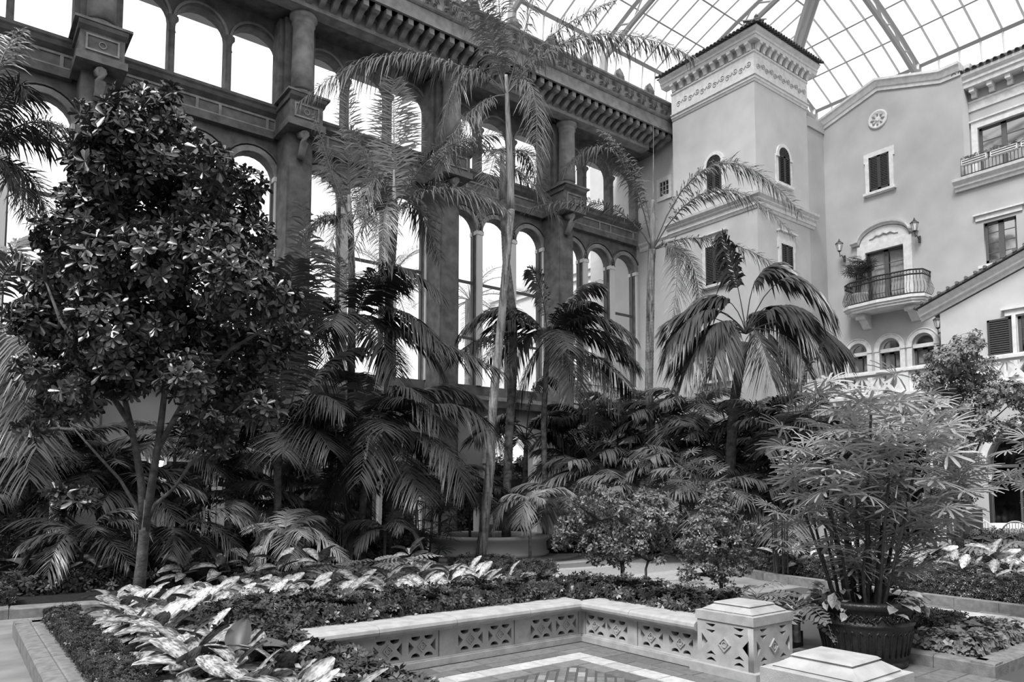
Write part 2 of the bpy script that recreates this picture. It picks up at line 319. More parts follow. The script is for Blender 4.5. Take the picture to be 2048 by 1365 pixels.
MB().box(17.5, 19.9, 24.8, 24.9, 0, 2.6).obj('glazed_door', 'dark', wll)
for x0 in (17.2, 19.85): MB().box(x0, x0 + .35, 24.05, YW, 0, 3.3).box(x0 - .05, x0 + .4, 24.0, YW, 3.2, 3.42).obj('pilaster', 'trim', wll)
# ---- outside, seen through the arches
ob = MB().box(30.5, 50, 30, 42, 0, 15.5).box(30.2, 50, 29.7, 42, 15.5, 16.1).box(30.35, 50, 29.85, 42, 15.1, 15.5).box(33.5, 50, 28.2, 30, 0, 13.2).box(33.2, 50, 27.9, 30, 13.2, 13.7).obj('hotel_wing', 'out')
ob['label'] = 'pale rendered building outside, seen through the tall arched windows'; ob['category'] = 'building'
MB().box(33.4, 33.52, 28.6, 29.3, 9.5, 11.2).obj('window', 'frame', ob)
# ================================================================ TOWER
tw = MB().box(25.7, 29.65, 17.0, 21.3, 0, 20.7).obj('wall_tower', 'stucco_w', kind='structure')
def lmold(name, prof, m_, parent, x0=25.7, y0=17.0, x1=29.65, y1=21.3, e=0):
    """moulding round the two seen faces; prof = [(out, z)]"""
    M = MB(); k = 0
    for q in (lambda o, z: (x0 - o, y1 + e, z), lambda o, z: (x0 - o, y0 - o, z), lambda o, z: (x1 + e, y0 - o, z)):
        M.v += [q(o, z) for o, z in prof]
    n = len(prof)
    for s in (0, 1):
        for i in range(n): j = (i + 1) % n; M.f.append((s * n + i, s * n + j, s * n + n + j, s * n + n + i))
    M.f += [tuple(range(n)), tuple(range(2 * n, 3 * n))[::-1]]
    return M.obj(name, m_, parent)
lmold('belt_course', [(-.1, 13.62), (.04, 13.62), (.08, 13.72), (.12, 13.74), (.12, 13.88), (.2, 13.95), (.2, 14.0), (.32, 14.1), (.34, 14.2), (-.1, 14.3)], 'trim', tw, e=.3)
lmold('string_course', [(-.1, 19.0), (.03, 19.0), (.06, 19.08), (.09, 19.1), (.09, 19.2), (.14, 19.22), (.14, 19.27), (-.1, 19.3)], 'trim', tw)
fr = lmold('frieze', [(-.1, 19.25), (.05, 19.27), (.05, 20.18), (.1, 20.22), (.1, 20.28), (-.1, 20.3)], 'trim', tw)
cn = lmold('cornice', [(-.1, 20.62), (.3, 20.62), (.32, 20.74), (.36, 20.76), (.36, 20.86), (.46, 20.94), (.48, 21.02), (-.1, 21.04)], 'trim', tw, e=.4)
br = MB().prism([(0, 20.3), (-.1, 20.3), (-.12, 20.4), (-.2, 20.5), (-.27, 20.52), (-.27, 20.63), (0, 20.63)], -.09, .09, 0).mesh('bracket'); br.materials.append(MT['trim'])
for i in range(10):
    o = link('bracket', br, None, cn, (25.85 + i * .41, 16.97, 0))
    o = link('bracket', br, None, cn, (25.67, 17.15 + i * .44, 0)); o.rotation_euler = (0, 0, -pi / 2)
# scroll relief on the frieze
sr = MB()
sr.tube(spiral(-.18, .15, .14, 0, 1.4, 1, 0)[::-1] + [(0, 0, .2), (.06, 0, .3)] + spiral(.2, .28, .14, pi, 1.4, 1, 0), .018, 4)
srm = sr.mesh('scroll'); srm.materials.append(MT['stucco'])
for i in range(6):
    link('scroll', srm, None, fr, (26.1 + i * .62, 16.94, 19.5)); o = link('scroll', srm, None, fr, (25.64, 17.4 + i * .66, 19.5)); o.rotation_euler = (0, 0, -pi / 2)
# tiled roof, tiles as parts
rf = MB(); ap = (27.7, 19.1, 22.3); q = [(25.2, 16.5, 21.04), (30.1, 16.5, 21.04), (30.1, 21.8, 21.04), (25.2, 21.8, 21.04)]
rf.v = q + [ap]; rf.f = [(0, 1, 4), (1, 2, 4), (2, 3, 4), (3, 0, 4), (3, 2, 1, 0)]
rf = rf.obj('roof', 'tile_roof', tw)
def cap_tile(L=.5, r=.09):
    M = MB(); n = 6
    for a, k in ((0, 1), (L, .8)):
        for i in range(n + 1): M.v.append((r * k * cos(pi * i / n), a, r * k * sin(pi * i / n)))
        for i in range(n + 1): M.v.append((r * k * .75 * cos(pi * i / n), a, r * k * .75 * sin(pi * i / n)))
    N = n + 1
    for i in range(n):
        M.f += [(i, i + 1, 2 * N + i + 1, 2 * N + i), (N + i, i + N, N + i + 1, i + 1)[0:0] or (i, N + i, N + i + 1, i + 1)]
        M.f.append((N + i, 3 * N + i, 3 * N + i + 1, N + i + 1))
    me = M.mesh('roof_tile'); me.materials.append(MT['tile_roof']); return me
ct = cap_tile()
from mathutils import Vector, Matrix
def tile_row(parent, p0, p1, upv, step=.19, z=.0):
    p0, p1, upv = Vector(p0), Vector(p1), Vector(upv).normalized(); d = (p1 - p0); n = int(d.length / step); d.normalize(); nn = d.cross(upv).normalized()
    if nn.z < 0: nn = -nn; 
    for i in range(n):
        for row in range(2):
            o = link('roof_tile', ct, None, parent); R = Matrix((d, upv, nn)).transposed().to_4x4()
            if R.determinant() < 0: R = Matrix((-d, upv, nn)).transposed().to_4x4()
            R.translation = p0 + d * (i + .5) * step + upv * (row * .42 - .08) + nn * (.0); o.matrix_local = R
tile_row(rf, (25.12, 16.42, 21.05), (30.1, 16.42, 21.05), (0, 2.6, 1.26)); tile_row(rf, (25.12, 16.42, 21.05), (25.12, 21.8, 21.05), (2.6, 0, 1.26))
MB().lathe([(.1, 0), (.12, .05), (.06, .12), (.09, .2), (.02, .3)], (25.2, 16.5, 21.1), 10).obj('finial', 'tile_roof', rf)
# ---- windows with louvred shutters: built in (a,z) on a wall; 'L' faces -x (a = y), 'R' faces -y (a = x)
def frame_of(face, w0):
    if face == 'L': return lambda a, b, c: (w0 - c, a, b)
    return lambda a, b, c: (a, w0 - c, b)
class FB(MB):
    def __init__(s, f): super().__init__(); s.fm = f
    def bx(s, a0, a1, b0, b1, c0, c1):
        P, Q = s.fm(a0, b0, c0), s.fm(a1, b1, c1); lo = [min(P[i], Q[i]) for i in range(3)]; hi = [max(P[i], Q[i]) for i in range(3)]
        return s.box(lo[0], hi[0], lo[1], hi[1], lo[2], hi[2])
def shutter(parent, f, a0, a1, b0, b1, c=.02, top_arc=False):
    M = FB(f); t = .07
    M.bx(a0, a0 + t, b0, b1, c, c + .05).bx(a1 - t, a1, b0, b1, c, c + .05).bx(a0, a1, b0, b0 + t, c, c + .05).bx(a0, a1, b1 - t, b1, c, c + .05)
    sh = M.obj('shutter', 'shutter', parent)
    n = int((b1 - b0 - 2 * t) / .075)
    for i in range(n):
        z = b0 + t + (i + .5) * (b1 - b0 - 2 * t) / n; L = FB(f)
        pts = [(a0 + t, z - .03, c + .05), (a1 - t, z - .03, c + .05), (a1 - t, z + .028, c), (a0 + t, z + .028, c)]
        k = [f(*p) for p in pts] + [f(p[0], p[1] + .012, p[2]) for p in pts]; L.v = k; L.f = [(0, 1, 2, 3), (7, 6, 5, 4), (0, 1, 5, 4), (2, 3, 7, 6), (0, 3, 7, 4), (1, 2, 6, 5)]
        L.obj('slat', 'shutter', sh)
    return sh
WN = [0]
def shut_window(face, w0, a0, a1, b0, b1, head=True, ears=True, both=True):
    WN[0] += 1; f = frame_of(face, w0); w = sempty('window_%d' % WN[0])
    s = .17
    M = FB(f).bx(a0 - s, a0, b0 - .05, b1, -.05, .07).bx(a1, a1 + s, b0 - .05, b1, -.05, .07).bx(a0 - s, a1 + s, b1, b1 + .2, -.05, .07)
    if ears: M.bx(a0 - s - .05, a0 - s, b1 - .2, b1 + .2, -.05, .06).bx(a1 + s, a1 + s + .05, b1 - .2, b1 + .2, -.05, .06)
    if head: M.bx(a0 - s, a1 + s, b1 + .2, b1 + .5, -.05, .05).bx(a0 - s - .08, a1 + s + .08, b1 + .5, b1 + .57, -.05, .16)
    M.obj('window_surround', 'trim', w)
    FB(f).bx(a0 - s - .08, a1 + s + .08, b0 - .16, b0 - .05, -.05, .16).bx(a0 - s, a1 + s, b0 - .2, b0 - .16, -.05, .1).obj('window_sill', 'trim', w)
    mid = (a0 + a1) / 2; shutter(w, f, a0, mid, b0, b1); shutter(w, f, mid, a1, b0, b1)
    return w
shut_window('L', 25.7, 18.66, 19.55, 10.95, 12.6); shut_window('L', 25.7, 18.64, 19.5, 6.82, 8.36)
shut_window('R', 17.0, 27.3, 28.15, 10.9, 12.46); shut_window('R', 17.0, 27.35, 28.2, 6.8, 8.33)
shut_window('L', 31.0, 14.1, 14.95, 14.93, 16.42, head=False)
def arch_window(face, w0, c, hw, b0, bs, shut=True):
    WN[0] += 1; f = frame_of(face, w0); w = sempty('window_%d' % WN[0])
    arch_band(c, bs, hw, hw + .14, -.03, .07, f, 14).obj('window_surround', 'trim', w)
    FB(f).bx(c - hw - .22, c - hw, b0, bs, -.03, .03).bx(c + hw, c + hw + .22, b0, bs, -.03, .03).bx(c - hw - .2, c - hw, bs - .1, bs, -.03, .09).bx(c + hw, c + hw + .2, bs - .1, bs, -.03, .09).bx(c - hw - .2, c + hw + .2, b0 - .12, b0, -.03, .12).obj('window_sill', 'trim', w)
    link('recess', plate(archpoly(c, hw, b0, bs), [], .02, lambda a, b, d: f(a, b, .02 + d)), 'dark', w)
    shutter(w, f, c - hw, c, b0, bs); shutter(w, f, c, c + hw, b0, bs)
    for k in range(5):
        z = bs + .03 + k * .065; q_ = sqrt(max(.001, hw * hw - (z - bs) ** 2)); FB(f).bx(c - q_, c + q_, z, z + .035, .02, .06).obj('slat', 'shutter', w)
    arch_band(c, bs, hw - .05, hw, .02, .06, f, 12).obj('frame', 'shutter', w)
arch_window('L', 25.7, 19.04, .37, 14.9, 16.2); arch_window('R', 17.0, 27.7, .4, 15.1, 16.3)
# recessed wall between tower and arcade, small square window
tw2 = MB().box(26.4, 29.6, 21.3, 27.5, 0, 19.2).obj('wall_corner', 'stucco_w', kind='structure')
lmold('belt_course', [(-.1, 13.7), (.03, 13.7), (.06, 13.8), (.06, 13.9), (.14, 14.02), (.14, 14.1), (-.1, 14.15)], 'trim', tw2, x0=26.4, y0=21.3, x1=26.45, y1=24.0)
WN[0] += 1; f = frame_of('L', 26.4); w = sempty('window_%d' % WN[0])
FB(f).bx(21.95, 22.12, 15.85, 16.95, 0, .07).bx(22.68, 22.85, 15.85, 16.95, 0, .07).bx(22.12, 22.68, 16.75, 16.95, 0, .07).bx(22.12, 22.68, 15.85, 16.05, 0, .07).obj('window_surround', 'trim', w)
FB(f).bx(22.12, 22.68, 16.05, 16.75, 0, .01).obj('pane', 'dglass', w)
M = FB(f); [M.bx(22.12 + k * .187, 22.14 + k * .187, 16.05, 16.75, .01, .04) for k in range(4)]; [M.bx(22.12, 22.68, 16.05 + k * .23, 16.07 + k * .23, .01, .04) for k in range(4)]; M.obj('glazing_bar', 'frame_l', w)
# ================================================================ GABLE WALL (x = 31) and the wall beneath
GP = [(17.3, 0), (17.3, 18.6), (14.5, 19.4), (12.0, 18.6), (11.25, 18.6), (11.25, 14.0), (3, 14.0), (3, 0)]
A3 = [(15.72, .4), (14.37, .42), (13.05, .42)]
holes = [archpoly(c, hw, 6.0, 8.05) for c, hw in A3] + [rect(13.64, 15.23, 9.88, 12.3), rect(9.62, 10.7, 10.72, 12.3)]
fg = lambda a, b, c: (31.3 + c, a, b)
wf = link('wall_far', plate(GP, holes, .6, fg), 'stucco', kind='structure')
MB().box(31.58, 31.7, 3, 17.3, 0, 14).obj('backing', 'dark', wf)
MB().box(29.65, 31.05, 17.0, 17.6, 0, 18.75).box(29.65, 31.0, 16.93, 17.0, 18.3, 18.75).obj('return_wall', 'stucco', wf)
# raking cornice
def sweep(name, path, prof, m_, parent, mapf):
    """prof (out, up) swept along path [(a,b)] with vertical up"""
    M = MB(); n = len(prof)
    for a, b in path: M.v += [mapf(a, b + u, o) for o, u in prof]
    for s in range(len(path) - 1):
        for i in range(n): j = (i + 1) % n; M.f.append((s * n + i, s * n + j, s * n + n + j, s * n + n + i))
    M.f += [tuple(range(n)), tuple(range((len(path) - 1) * n, len(path) * n))[::-1]]; return M.obj(name, m_, parent)
fL = frame_of('L', 31.0)
RP = [(-.1, 0), (.06, 0), (.08, .14), (.12, .16), (.2, .34), (.26, .4), (.26, .5), (-.3, .5)]
sweep('raking_cornice', [(17.25, 18.42), (14.5, 19.25), (12.0, 18.45), (11.25, 18.45)], RP, 'trim', wf, fL)
M = MB(); M.v = [(31.3 - 0, 11.25 - o, 18.45 + u) for o, u in [(0, 0), (.1, .1), (.2, .34), (.24, .5), (-.1, .5)]] + [(33.2, 11.25 - o, 18.45 + u) for o, u in [(0, 0), (.1, .1), (.2, .34), (.24, .5), (-.1, .5)]]
M.f = [(0, 1, 2, 3, 4), (9, 8, 7, 6, 5)] + [(i, (i + 1) % 5, 5 + (i + 1) % 5, 5 + i) for i in range(5)]; M.obj('cornice_return', 'trim', wf)
# medallion
md = MB(); md.lathe([(.0, .05), (.05, .07), (.1, .05), (.12, .02), (.2, .03), (.3, .04), (.34, .07), (.4, .06), (.42, 0)], n=32)
md.v = [(31.0 - z, 14.52 + x, 18.0 + y) for x, y, z in md.v]; md = md.obj('medallion', 'trim', wf, True)
for k in range(8):
    th = k * pi / 4; P = MB().tube([(30.96, 14.52 + .14 * cos(th), 18 + .14 * sin(th)), (30.93, 14.52 + .22 * cos(th), 18 + .22 * sin(th)), (30.96, 14.52 + .3 * cos(th), 18 + .3 * sin(th))], [.015, .05, .02], 5).obj('petal', 'stucco', md)
# french door with curtains and arched pediment
def casement(parent, a0, a1, b0, b1, rows, f, curtain=True, refl=False, c=-.18):
    mid = (a0 + a1) / 2
    for q0, q1 in ((a0, mid), (mid, a1)):
        t = .09; M = FB(f).bx(q0, q0 + t, b0, b1, c, c + .06).bx(q1 - t, q1, b0, b1, c, c + .06).bx(q0, q1, b0, b0 + t * 1.5, c, c + .06).bx(q0, q1, b1 - t, b1, c, c + .06)
        sh = M.obj('casement', 'frame', parent)
        B = FB(f)
        for k in range(1, rows): z = b0 + (b1 - b0) * k / rows; B.bx(q0 + t, q1 - t, z - .012, z + .012, c + .01, c + .05)
        B.obj('glazing_bar', 'frame', sh)
        FB(f).bx(q0 + t, q1 - t, b0 + t, b1 - t, c + .02, c + .03).obj('pane', 'dglass' if refl else 'glass', sh)
        if curtain:
            M = MB(); n = 24
            for i in range(n + 1):
                a = q0 + t + (q1 - q0 - 2 * t) * i / n; d = c - .08 + .03 * sin(i * 2.1)
                M.v += [f(a, b0, d), f(a, b1 - .05, d)]
            M.f = [(2 * i, 2 * i + 2, 2 * i + 3, 2 * i + 1) for i in range(n)]; M.obj('curtain', 'curtain', parent)
DN = [0]
def structure(n): DN[0] += 1; return sempty('door_%d' % DN[0]) if n == 'd' else None
d1 = structure('d'); casement(d1, 13.64, 15.23, 9.88, 12.3, 4, fL)
FB(fL).bx(13.3, 13.64, 9.88, 12.3, 0, .1).bx(15.23, 15.57, 9.88, 12.3, 0, .1).bx(13.3, 15.57, 12.3, 12.62, 0, .1).obj('door_surround', 'trim', d1)
pc = [(13.05, 12.7), (13.35, 12.72)] + [(14.43 - 1.05 * cos(t), 12.68 + .62 * sin(t)) for t in [pi * .04 + i * pi * .92 / 14 for i in range(15)]] + [(15.5, 12.72), (15.82, 12.7)]
sweep('pediment', pc, [(0, 0), (.12, 0), (.14, .05), (.24, .1), (.26, .17), (0, .17)], 'trim', d1, fL)
link('tympanum', plate([(13.4, 12.6), (15.46, 12.6)] + [(14.43 + 1.02 * cos(t), 12.66 + .62 * sin(t)) for t in [pi * .04 + i * pi * .92 / 14 for i in range(15)]], [], .1, lambda a, b, c: fL(a, b, .02 + c)), 'trim', d1)
M = MB()
for s in (-1, 1): M.tube([fL(14.43, 12.98, .09), fL(14.43 + s * .15, 12.9, .11), fL(14.43 + s * .3, 12.95, .1), fL(14.43 + s * .45, 12.85, .1), fL(14.43 + s * .6, 12.84, .08)], [.05, .025, .04, .02, .03], 5)
M.obj('floral_carving', 'stucco', d1)
# reflective window right of the door
WN[0] += 1; w = sempty('window_%d' % WN[0]); casement(w, 9.62, 10.7, 10.72, 12.3, 4, fL, True, True)
FB(fL).bx(9.4, 10.95, 12.42, 12.62, -.1, .06).bx(9.32, 11.02, 12.62, 12.68, -.1, .14).obj('window_head', 'trim', w); FB(fL).bx(9.45, 10.9, 10.55, 10.66, -.1, .14).obj('window_sill', 'trim', w)
# triple arched doors on the terrace
for c, hw in A3:
    d = structure('d'); arch_band(c, 8.05, hw, hw + .17, -.02, .05, fL, 16).obj('door_arch', 'trim', d); arch_band(c, 8.05, hw + .17, hw + .2, -.02, .08, fL, 16).obj('arch_moulding', 'trim', d)
    FB(fL).bx(c - hw - .2, c - hw, 5.6, 7.97, -.02, .05).bx(c + hw, c + hw + .2, 5.6, 7.97, -.02, .05).bx(c - hw - .22, c - hw, 7.95, 8.05, -.02, .08).bx(c + hw, c + hw + .22, 7.95, 8.05, -.02, .08).bx(c - hw, c + hw, 7.9, 8.05, -.25, -.05).obj('impost', 'trim', d)
    arch_band(c, 8.05, hw - .08, hw, -.22, -.12, fL, 14).obj('fanlight_frame', 'stucco_w', d); link('fanlight', plate(archpoly(c, hw - .08, 8.04, 8.05), [], .01, lambda a, b, q: fL(a, b, -.2 + q)), 'dglass', d)
    casement(d, c - hw, c + hw, 6.0, 7.9, 3, fL, c=-.25)
# balcony: slab, consoles, belly railing
bal = sempty('trim_1')
M = MB(); fr_ = [(12.6, 30.25), (13.0, 29.95), (14.28, 29.8), (15.55, 29.95), (15.95, 30.25)]
pts = [(31.0, 12.6)] + [(x, y) for y, x in fr_] + [(31.0, 15.95)]
def off(p, o): return [(x - o if x < 31 else x, y + (-o if y < 13 else o if y > 15.5 else 0)) for x, y in p]
for o, z0, z1 in ((.0, 9.78, 9.9), (-.06, 9.68, 9.78), (-.12, 9.58, 9.68)): M.prism([(x, y) for x, y in off(pts, o)], z0, z1, 2)
M.obj('balcony_slab', 'trim', bal)
for y in (13.25, 15.25): MB().prism([(30.35, 9.58), (30.3, 9.42), (30.42, 9.34), (30.55, 9.34), (30.7, 9.2), (30.9, 9.0), (31, 8.98), (31, 9.58)], y - .17, y + .17, 1).tube([(30.42, y - .2, 9.42), (30.42, y + .2, 9.42)], .09, 8).obj('balcony_console', 'trim', bal)
ry = [(12.68, 31.0), (12.68, 30.35), (13.05, 30.06), (14.28, 29.9), (15.5, 30.06), (15.87, 30.35), (15.87, 31.0)]
segs = []; 
for (ya, xa), (yb, xb) in zip(ry[:-1], ry[1:]):
    L = math.hypot(yb - ya, xb - xa); n = max(1, int(L / .11))
    for k in range(n): t = k / n; nx, ny = -(abs(yb - ya)) / L, (1 if ya > 14 else -1) * abs(xb - xa) / L; segs.append((xa + (xb - xa) * t, ya + (yb - ya) * t, nx, ny))
M = MB(); [M.tube([(x, y, z) for y, x in ry], .034, 4) for z in (9.95, 10.72, 10.9)]; rl = M.obj('railing', 'iron', bal)
for x, y, nx, ny in segs: MB().tube([(x + nx * q, y + ny * q, 9.93 + h) for q, h in ((0, 0), (.09, .12), (.13, .26), (.07, .45), (0, .62), (.0, .8), (.03, .97))], .011, 4).obj('baluster', 'iron', rl)
M = MB(); [M.tube([(x + .05 * cos(t), y + .05 * sin(t) * 0 + .05 * cos(t) * 0, 10.81 + .05 * sin(t)) if abs(ny) > .5 else (x, y + .05 * cos(t), 10.81 + .05 * sin(t)) for t in [k * pi / 4 for k in range(9)]], .008, 3) for x, y, nx, ny in segs[::1]]; M.obj('scrollwork', 'iron', rl)
# wing beyond the gable: cornice on brackets, big window, planter rail
wg = link('wall_wing', plate([(3, 14), (11.6, 14), (11.6, 18.1), (3, 18.1)], [rect(7.2, 10.98, 14.2, 16.39)], .4, lambda a, b, c: (31.9 + c, a, b)), 'stucco', kind='structure')
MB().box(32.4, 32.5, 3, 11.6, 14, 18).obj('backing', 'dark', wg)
fW = frame_of('L', 31.7)
sweep('cornice', [(11.45, 17.95), (3, 17.95)], [(-.1, 0), (.5, 0), (.52, .16), (.58, .2), (.58, .3), (.68, .42), (.7, .52), (-.1, .54)], 'trim', wg, fW)
sweep('frieze', [(11.3, 17.14), (3, 17.14)], [(0, 0), (.05, 0), (.05, .3), (.1, .34), (.1, .4), (0, .42)], 'trim', wg, fW)
for i in range(9): FB(fW).bx(11.05 - i * .62 - .13, 11.05 - i * .62 + .05, 17.6, 17.96, .0, .2).bx(11.05 - i * .62 - .13, 11.05 - i * .62 + .05, 17.78, 17.96, .2, .42).obj('bracket', 'trim', wg)
rw = MB().box(31.0, 34, 3, 11.6, 18.48, 18.6).obj('roof', 'tile_roof', wg); tile_row(rw, (31.0, 11.6, 18.55), (31.0, 5, 18.55), (1, 0, .45), .24)
WN[0] += 1; w = sempty('window_%d' % WN[0])
FB(fW).bx(10.98, 11.2, 14.2, 16.7, 0, .08).bx(7, 10.98, 16.39, 16.68, 0, .08).bx(7, 11.25, 16.66, 16.72, 0, .14).obj('window_surround', 'trim', w)
casement(w, 9.3, 10.98, 14.2, 16.39, 4, fW, False, True); casement(w, 7.5, 9.1, 14.2, 16.39, 4, fW, False, True)
sweep('balcony_slab', [(11.6, 13.78), (3, 13.78)], [(-.8, 0), (.12, 0), (.14, .1), (.22, .14), (.22, .22), (.36, .34), (.38, .44), (-.8, .46)], 'trim', w, frame_of('L', 31.0))
M = MB().tube([(30.75, 11.3, 14.9), (30.75, 5, 14.9)], .025, 4).tube([(30.75, 11.3, 14.72), (30.75, 5, 14.72)], .02, 4).tube([(30.75, 11.3, 14.3), (30.75, 5, 14.3)], .02, 4); r2_ = M.obj('railing', 'iron', w)
for i in range(45): MB().tube([(30.75, 11.3 - i * .12, 14.25), (30.75, 11.3 - i * .12, 14.9)], .011, 4).obj('baluster', 'iron', r2_)
# terrace with pierced parapet, arches below
tr = link('wall_terrace', plate([(16.95, 0), (16.95, 5.6), (3, 5.6), (3, 0)], [archpoly(8.2, 1.35, .4, 2.9), archpoly(12.6, 1.35, .4, 2.9), rect(4.2, 6, .4, 3.4)], .4, lambda a, b, c: (27.2 + c, a, b)), 'stucco', kind='structure')
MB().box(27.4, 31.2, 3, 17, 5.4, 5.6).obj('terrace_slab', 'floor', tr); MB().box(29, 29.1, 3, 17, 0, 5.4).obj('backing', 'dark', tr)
ft = frame_of('L', 27.0)
for c in (8.2, 12.6):
    arch_band(c, 2.9, 1.35, 1.55, -.02, .08, ft, 18).obj('door_arch', 'trim', tr)
    M = FB(ft).bx(c - 1.35, c + 1.35, 2.85, 2.95, -.3, -.2)
    for k in (-1.35, -.5, -.03, .44, 1.29): M.bx(c + k, c + k + .06, .4, 3.0, -.3, -.2)
    fr2 = M.obj('glazed_door', 'frame', tr); link('pane', plate(archpoly(c, 1.3, .4, 2.9), [], .01, lambda a, b, d: ft(a, b, -.25 + d)), 'dglass', fr2)
sweep('ledge', [(17.0, 5.3), (3, 5.3)], [(0, 0), (.06, 0), (.1, .1), (.2, .2), (.2, .3), (0, .32)], 'trim', tr, ft)
y = 16.6
while y > 4:
    for k in range(1): 
        link('parapet_panel', plate(rect(y - 1.9, y, 5.6, 6.38), sum([lattice_holes(y - 1.86 + q * .61, 5.64, .6, .7) for q in range(3)], []), .1, lambda a, b, c: ft(a, b, -.1 + c)), 'trim', tr)
        FB(ft).bx(y, y + .45, 5.6, 6.38, -.2, .03).obj('parapet_post', 'trim', tr)
        FB(ft).bx(y - 1.9, y + .45, 6.38, 6.46, -.22, .07).bx(y - 1.9, y + .45, 6.46, 6.52, -.2, .04).obj('parapet_cap', 'trim', tr)
    y -= 2.35
# small gabled house on the terrace
gh = link('wall_gabled', plate([(11.38, 5.6), (11.38, 8.55), (5.5, 10.85), (3, 9.9), (3, 5.6)], [rect(7.9, 8.95, 6.0, 8.0)], .3, lambda a, b, c: (28.65 + c, a, b)), 'stucco_w', kind='structure')
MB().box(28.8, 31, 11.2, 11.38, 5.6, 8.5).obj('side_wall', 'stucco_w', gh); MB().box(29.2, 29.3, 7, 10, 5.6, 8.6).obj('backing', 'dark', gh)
fh = frame_of('L', 28.5)
sweep('raking_cornice', [(12.0, 8.36), (5.5, 10.9)], [(-.1, 0), (.06, 0), (.08, .12), (.2, .16), (.2, .24), (.3, .34), (.34, .42), (-.3, .42)], 'trim', gh, fh)
M = MB(); M.v = [(28.05, 12.1, 8.78), (31, 12.1, 8.78), (31, 5.5, 11.36), (28.05, 5.5, 11.36)]; M.v += [(x, y, z + .06) for x, y, z in M.v]; M.f = [(0, 1, 2, 3), (7, 6, 5, 4), (0, 1, 5, 4), (1, 2, 6, 5), (2, 3, 7, 6), (3, 0, 4, 7)]
rg = M.obj('roof', 'tile_roof', gh)
for i in range(22):
    t = i / 22; MB().tube([(28.0, 12.1 - 6.6 * t, 8.86 + 2.58 * t), (28.6, 12.1 - 6.6 * t, 8.86 + 2.58 * t)], .06, 6).obj('roof_tile', 'tile_roof', rg)
WN[0] += 1; w = sempty('window_%d' % WN[0]); shutter(w, fh, 9.13, 9.85, 6.7, 8.0); FB(fh).bx(8.98, 9.1, 6.0, 8.05, 0, .08).bx(7.8, 9.3, 8.05, 8.25, 0, .08).bx(7.7, 9.4, 8.25, 8.32, 0, .16).obj('window_surround', 'trim', w); casement(w, 7.9, 8.95, 6.0, 8.0, 5, fh, False, True, -.1)
# walls behind and to the side of the viewpoint close the court
MB().box(-14.4, -14, -14, 25, 0, 17).obj('wall_rear', 'stucco', kind='structure'); MB().box(-14, 31, -14.4, -14, 0, 17).obj('wall_right', 'stucco', kind='structure'); MB().box(31, 31.3, -14, 3, 0, 17).obj('wall_far_side', 'stucco', kind='structure')
MB().box(-3, 26.3, 24.65, 25.42, 18.0, 18.5).obj('eave', 'stucco', wl)
MB().box(-14, -3, 24.2, 24.7, 0, 19).obj('wall_left_end', 'stone_dark', kind='structure')
# ================================================================ GLASS ROOF (hipped, polygonal vault)
PR = [(0, 19.6), (.25, 22.2), (2.0, 23.0), (3.6, 23.6), (5.6, 24.25), (8.0, 24.9), (11.0, 25.5), (14.5, 25.9)]
XR, YR = 35.95, 22.85
ceil = sempty('ceiling')
sides = [(lambda s, t, z: (s, YR - t, z), -2.0, XR, 'left'), (lambda s, t, z: (XR - t, s, z), -3.0, YR, 'far')]
for mp_, lo, hi, nm in sides:
    root = sempty('ceiling_' + nm)
    # purlins
    for k, (t, z) in enumerate(PR[1:]):
        th = .12 if k == 0 else .045
        MB().tube([mp_(lo, t, z), mp_(hi - t, t, z)], th, 4).obj('purlin', 'metal', root)
    n = int((hi - lo) / .87)
    for i in range(n):
        s = hi - .3 - i * .87; main = (i % 6 == 0); M = MB(); P = [(t, z) for t, z in PR if hi - t > s]
        if len(P) < 2: continue
        tm = hi - s
        if tm < PR[-1][0]:
            for (ta, za), (tb, zb) in zip(PR[:-1], PR[1:]):
                if ta <= tm < tb: P.append((tm, za + (zb - za) * (tm - ta) / (tb - ta)))
        M.tube([mp_(s, t, z) for t, z in P], .05, 4); M.obj('rib', 'metal_l', root)
        if i % 6 == 3 and len(P) > 3:
            Q = MB(); low = [(t + .1, z - .35 - .5 * (j % 2 == 1)) for j, (t, z) in enumerate(P[1:])]
            Q.tube([mp_(s, t, z - .1) for t, z in P], .11, 4); Q.tube([mp_(s, t, z - .75) for t, z in P[1:]], .13, 6)
            Q.tube([mp_(s, .15, 20.0), mp_(s, .3, 21.6)], .2, 6)
            for (ta, za), (tb, zb) in zip(P[1:-1], P[2:]): Q.tube([mp_(s, ta, za - .75), mp_(s, (ta + tb) / 2, (za + zb) / 2)], .05, 4); Q.tube([mp_(s, (ta + tb) / 2, (za + zb) / 2), mp_(s, tb, zb - .75)], .05, 4)
            q = Q.obj('truss', 'metal', root)
            MB().tube([mp_(s, .5, 21.9), mp_(s, .42, 22.5)], .1, 8).obj('truss_joint', 'metal_l', q)
        # panes in this strip
        for (ta, za), (tb, zb) in zip(P[:-1], P[1:]):
            if i < 34 and ta < 9:
                Mp = MB(); Mp.v = [mp_(s + .05, ta, za + .06), mp_(s + .82, ta, za + .06), mp_(s + .82, tb, zb + .06), mp_(s + .05, tb, zb + .06)]; Mp.v += [(x, y, z + .02) for x, y, z in Mp.v]
                if s + .82 > hi - ta: continue
                Mp.f = [(0, 1, 2, 3), (7, 6, 5, 4)]; Mp.obj('glass_pane', 'rglass', root)
M = MB(); M.tube([(XR - t, YR - t, z - .12) for t, z in PR], .2, 6); M.tube([(XR - t, YR - t, z - 1.0) for t, z in PR[1:]], .16, 6)
for (ta, za), (tb, zb) in zip(PR[1:-1], PR[2:]): M.tube([(XR - ta, YR - ta, za - 1), (XR - tb, YR - tb, zb)], .07, 4)
M.obj('hip_truss', 'metal', ceil)
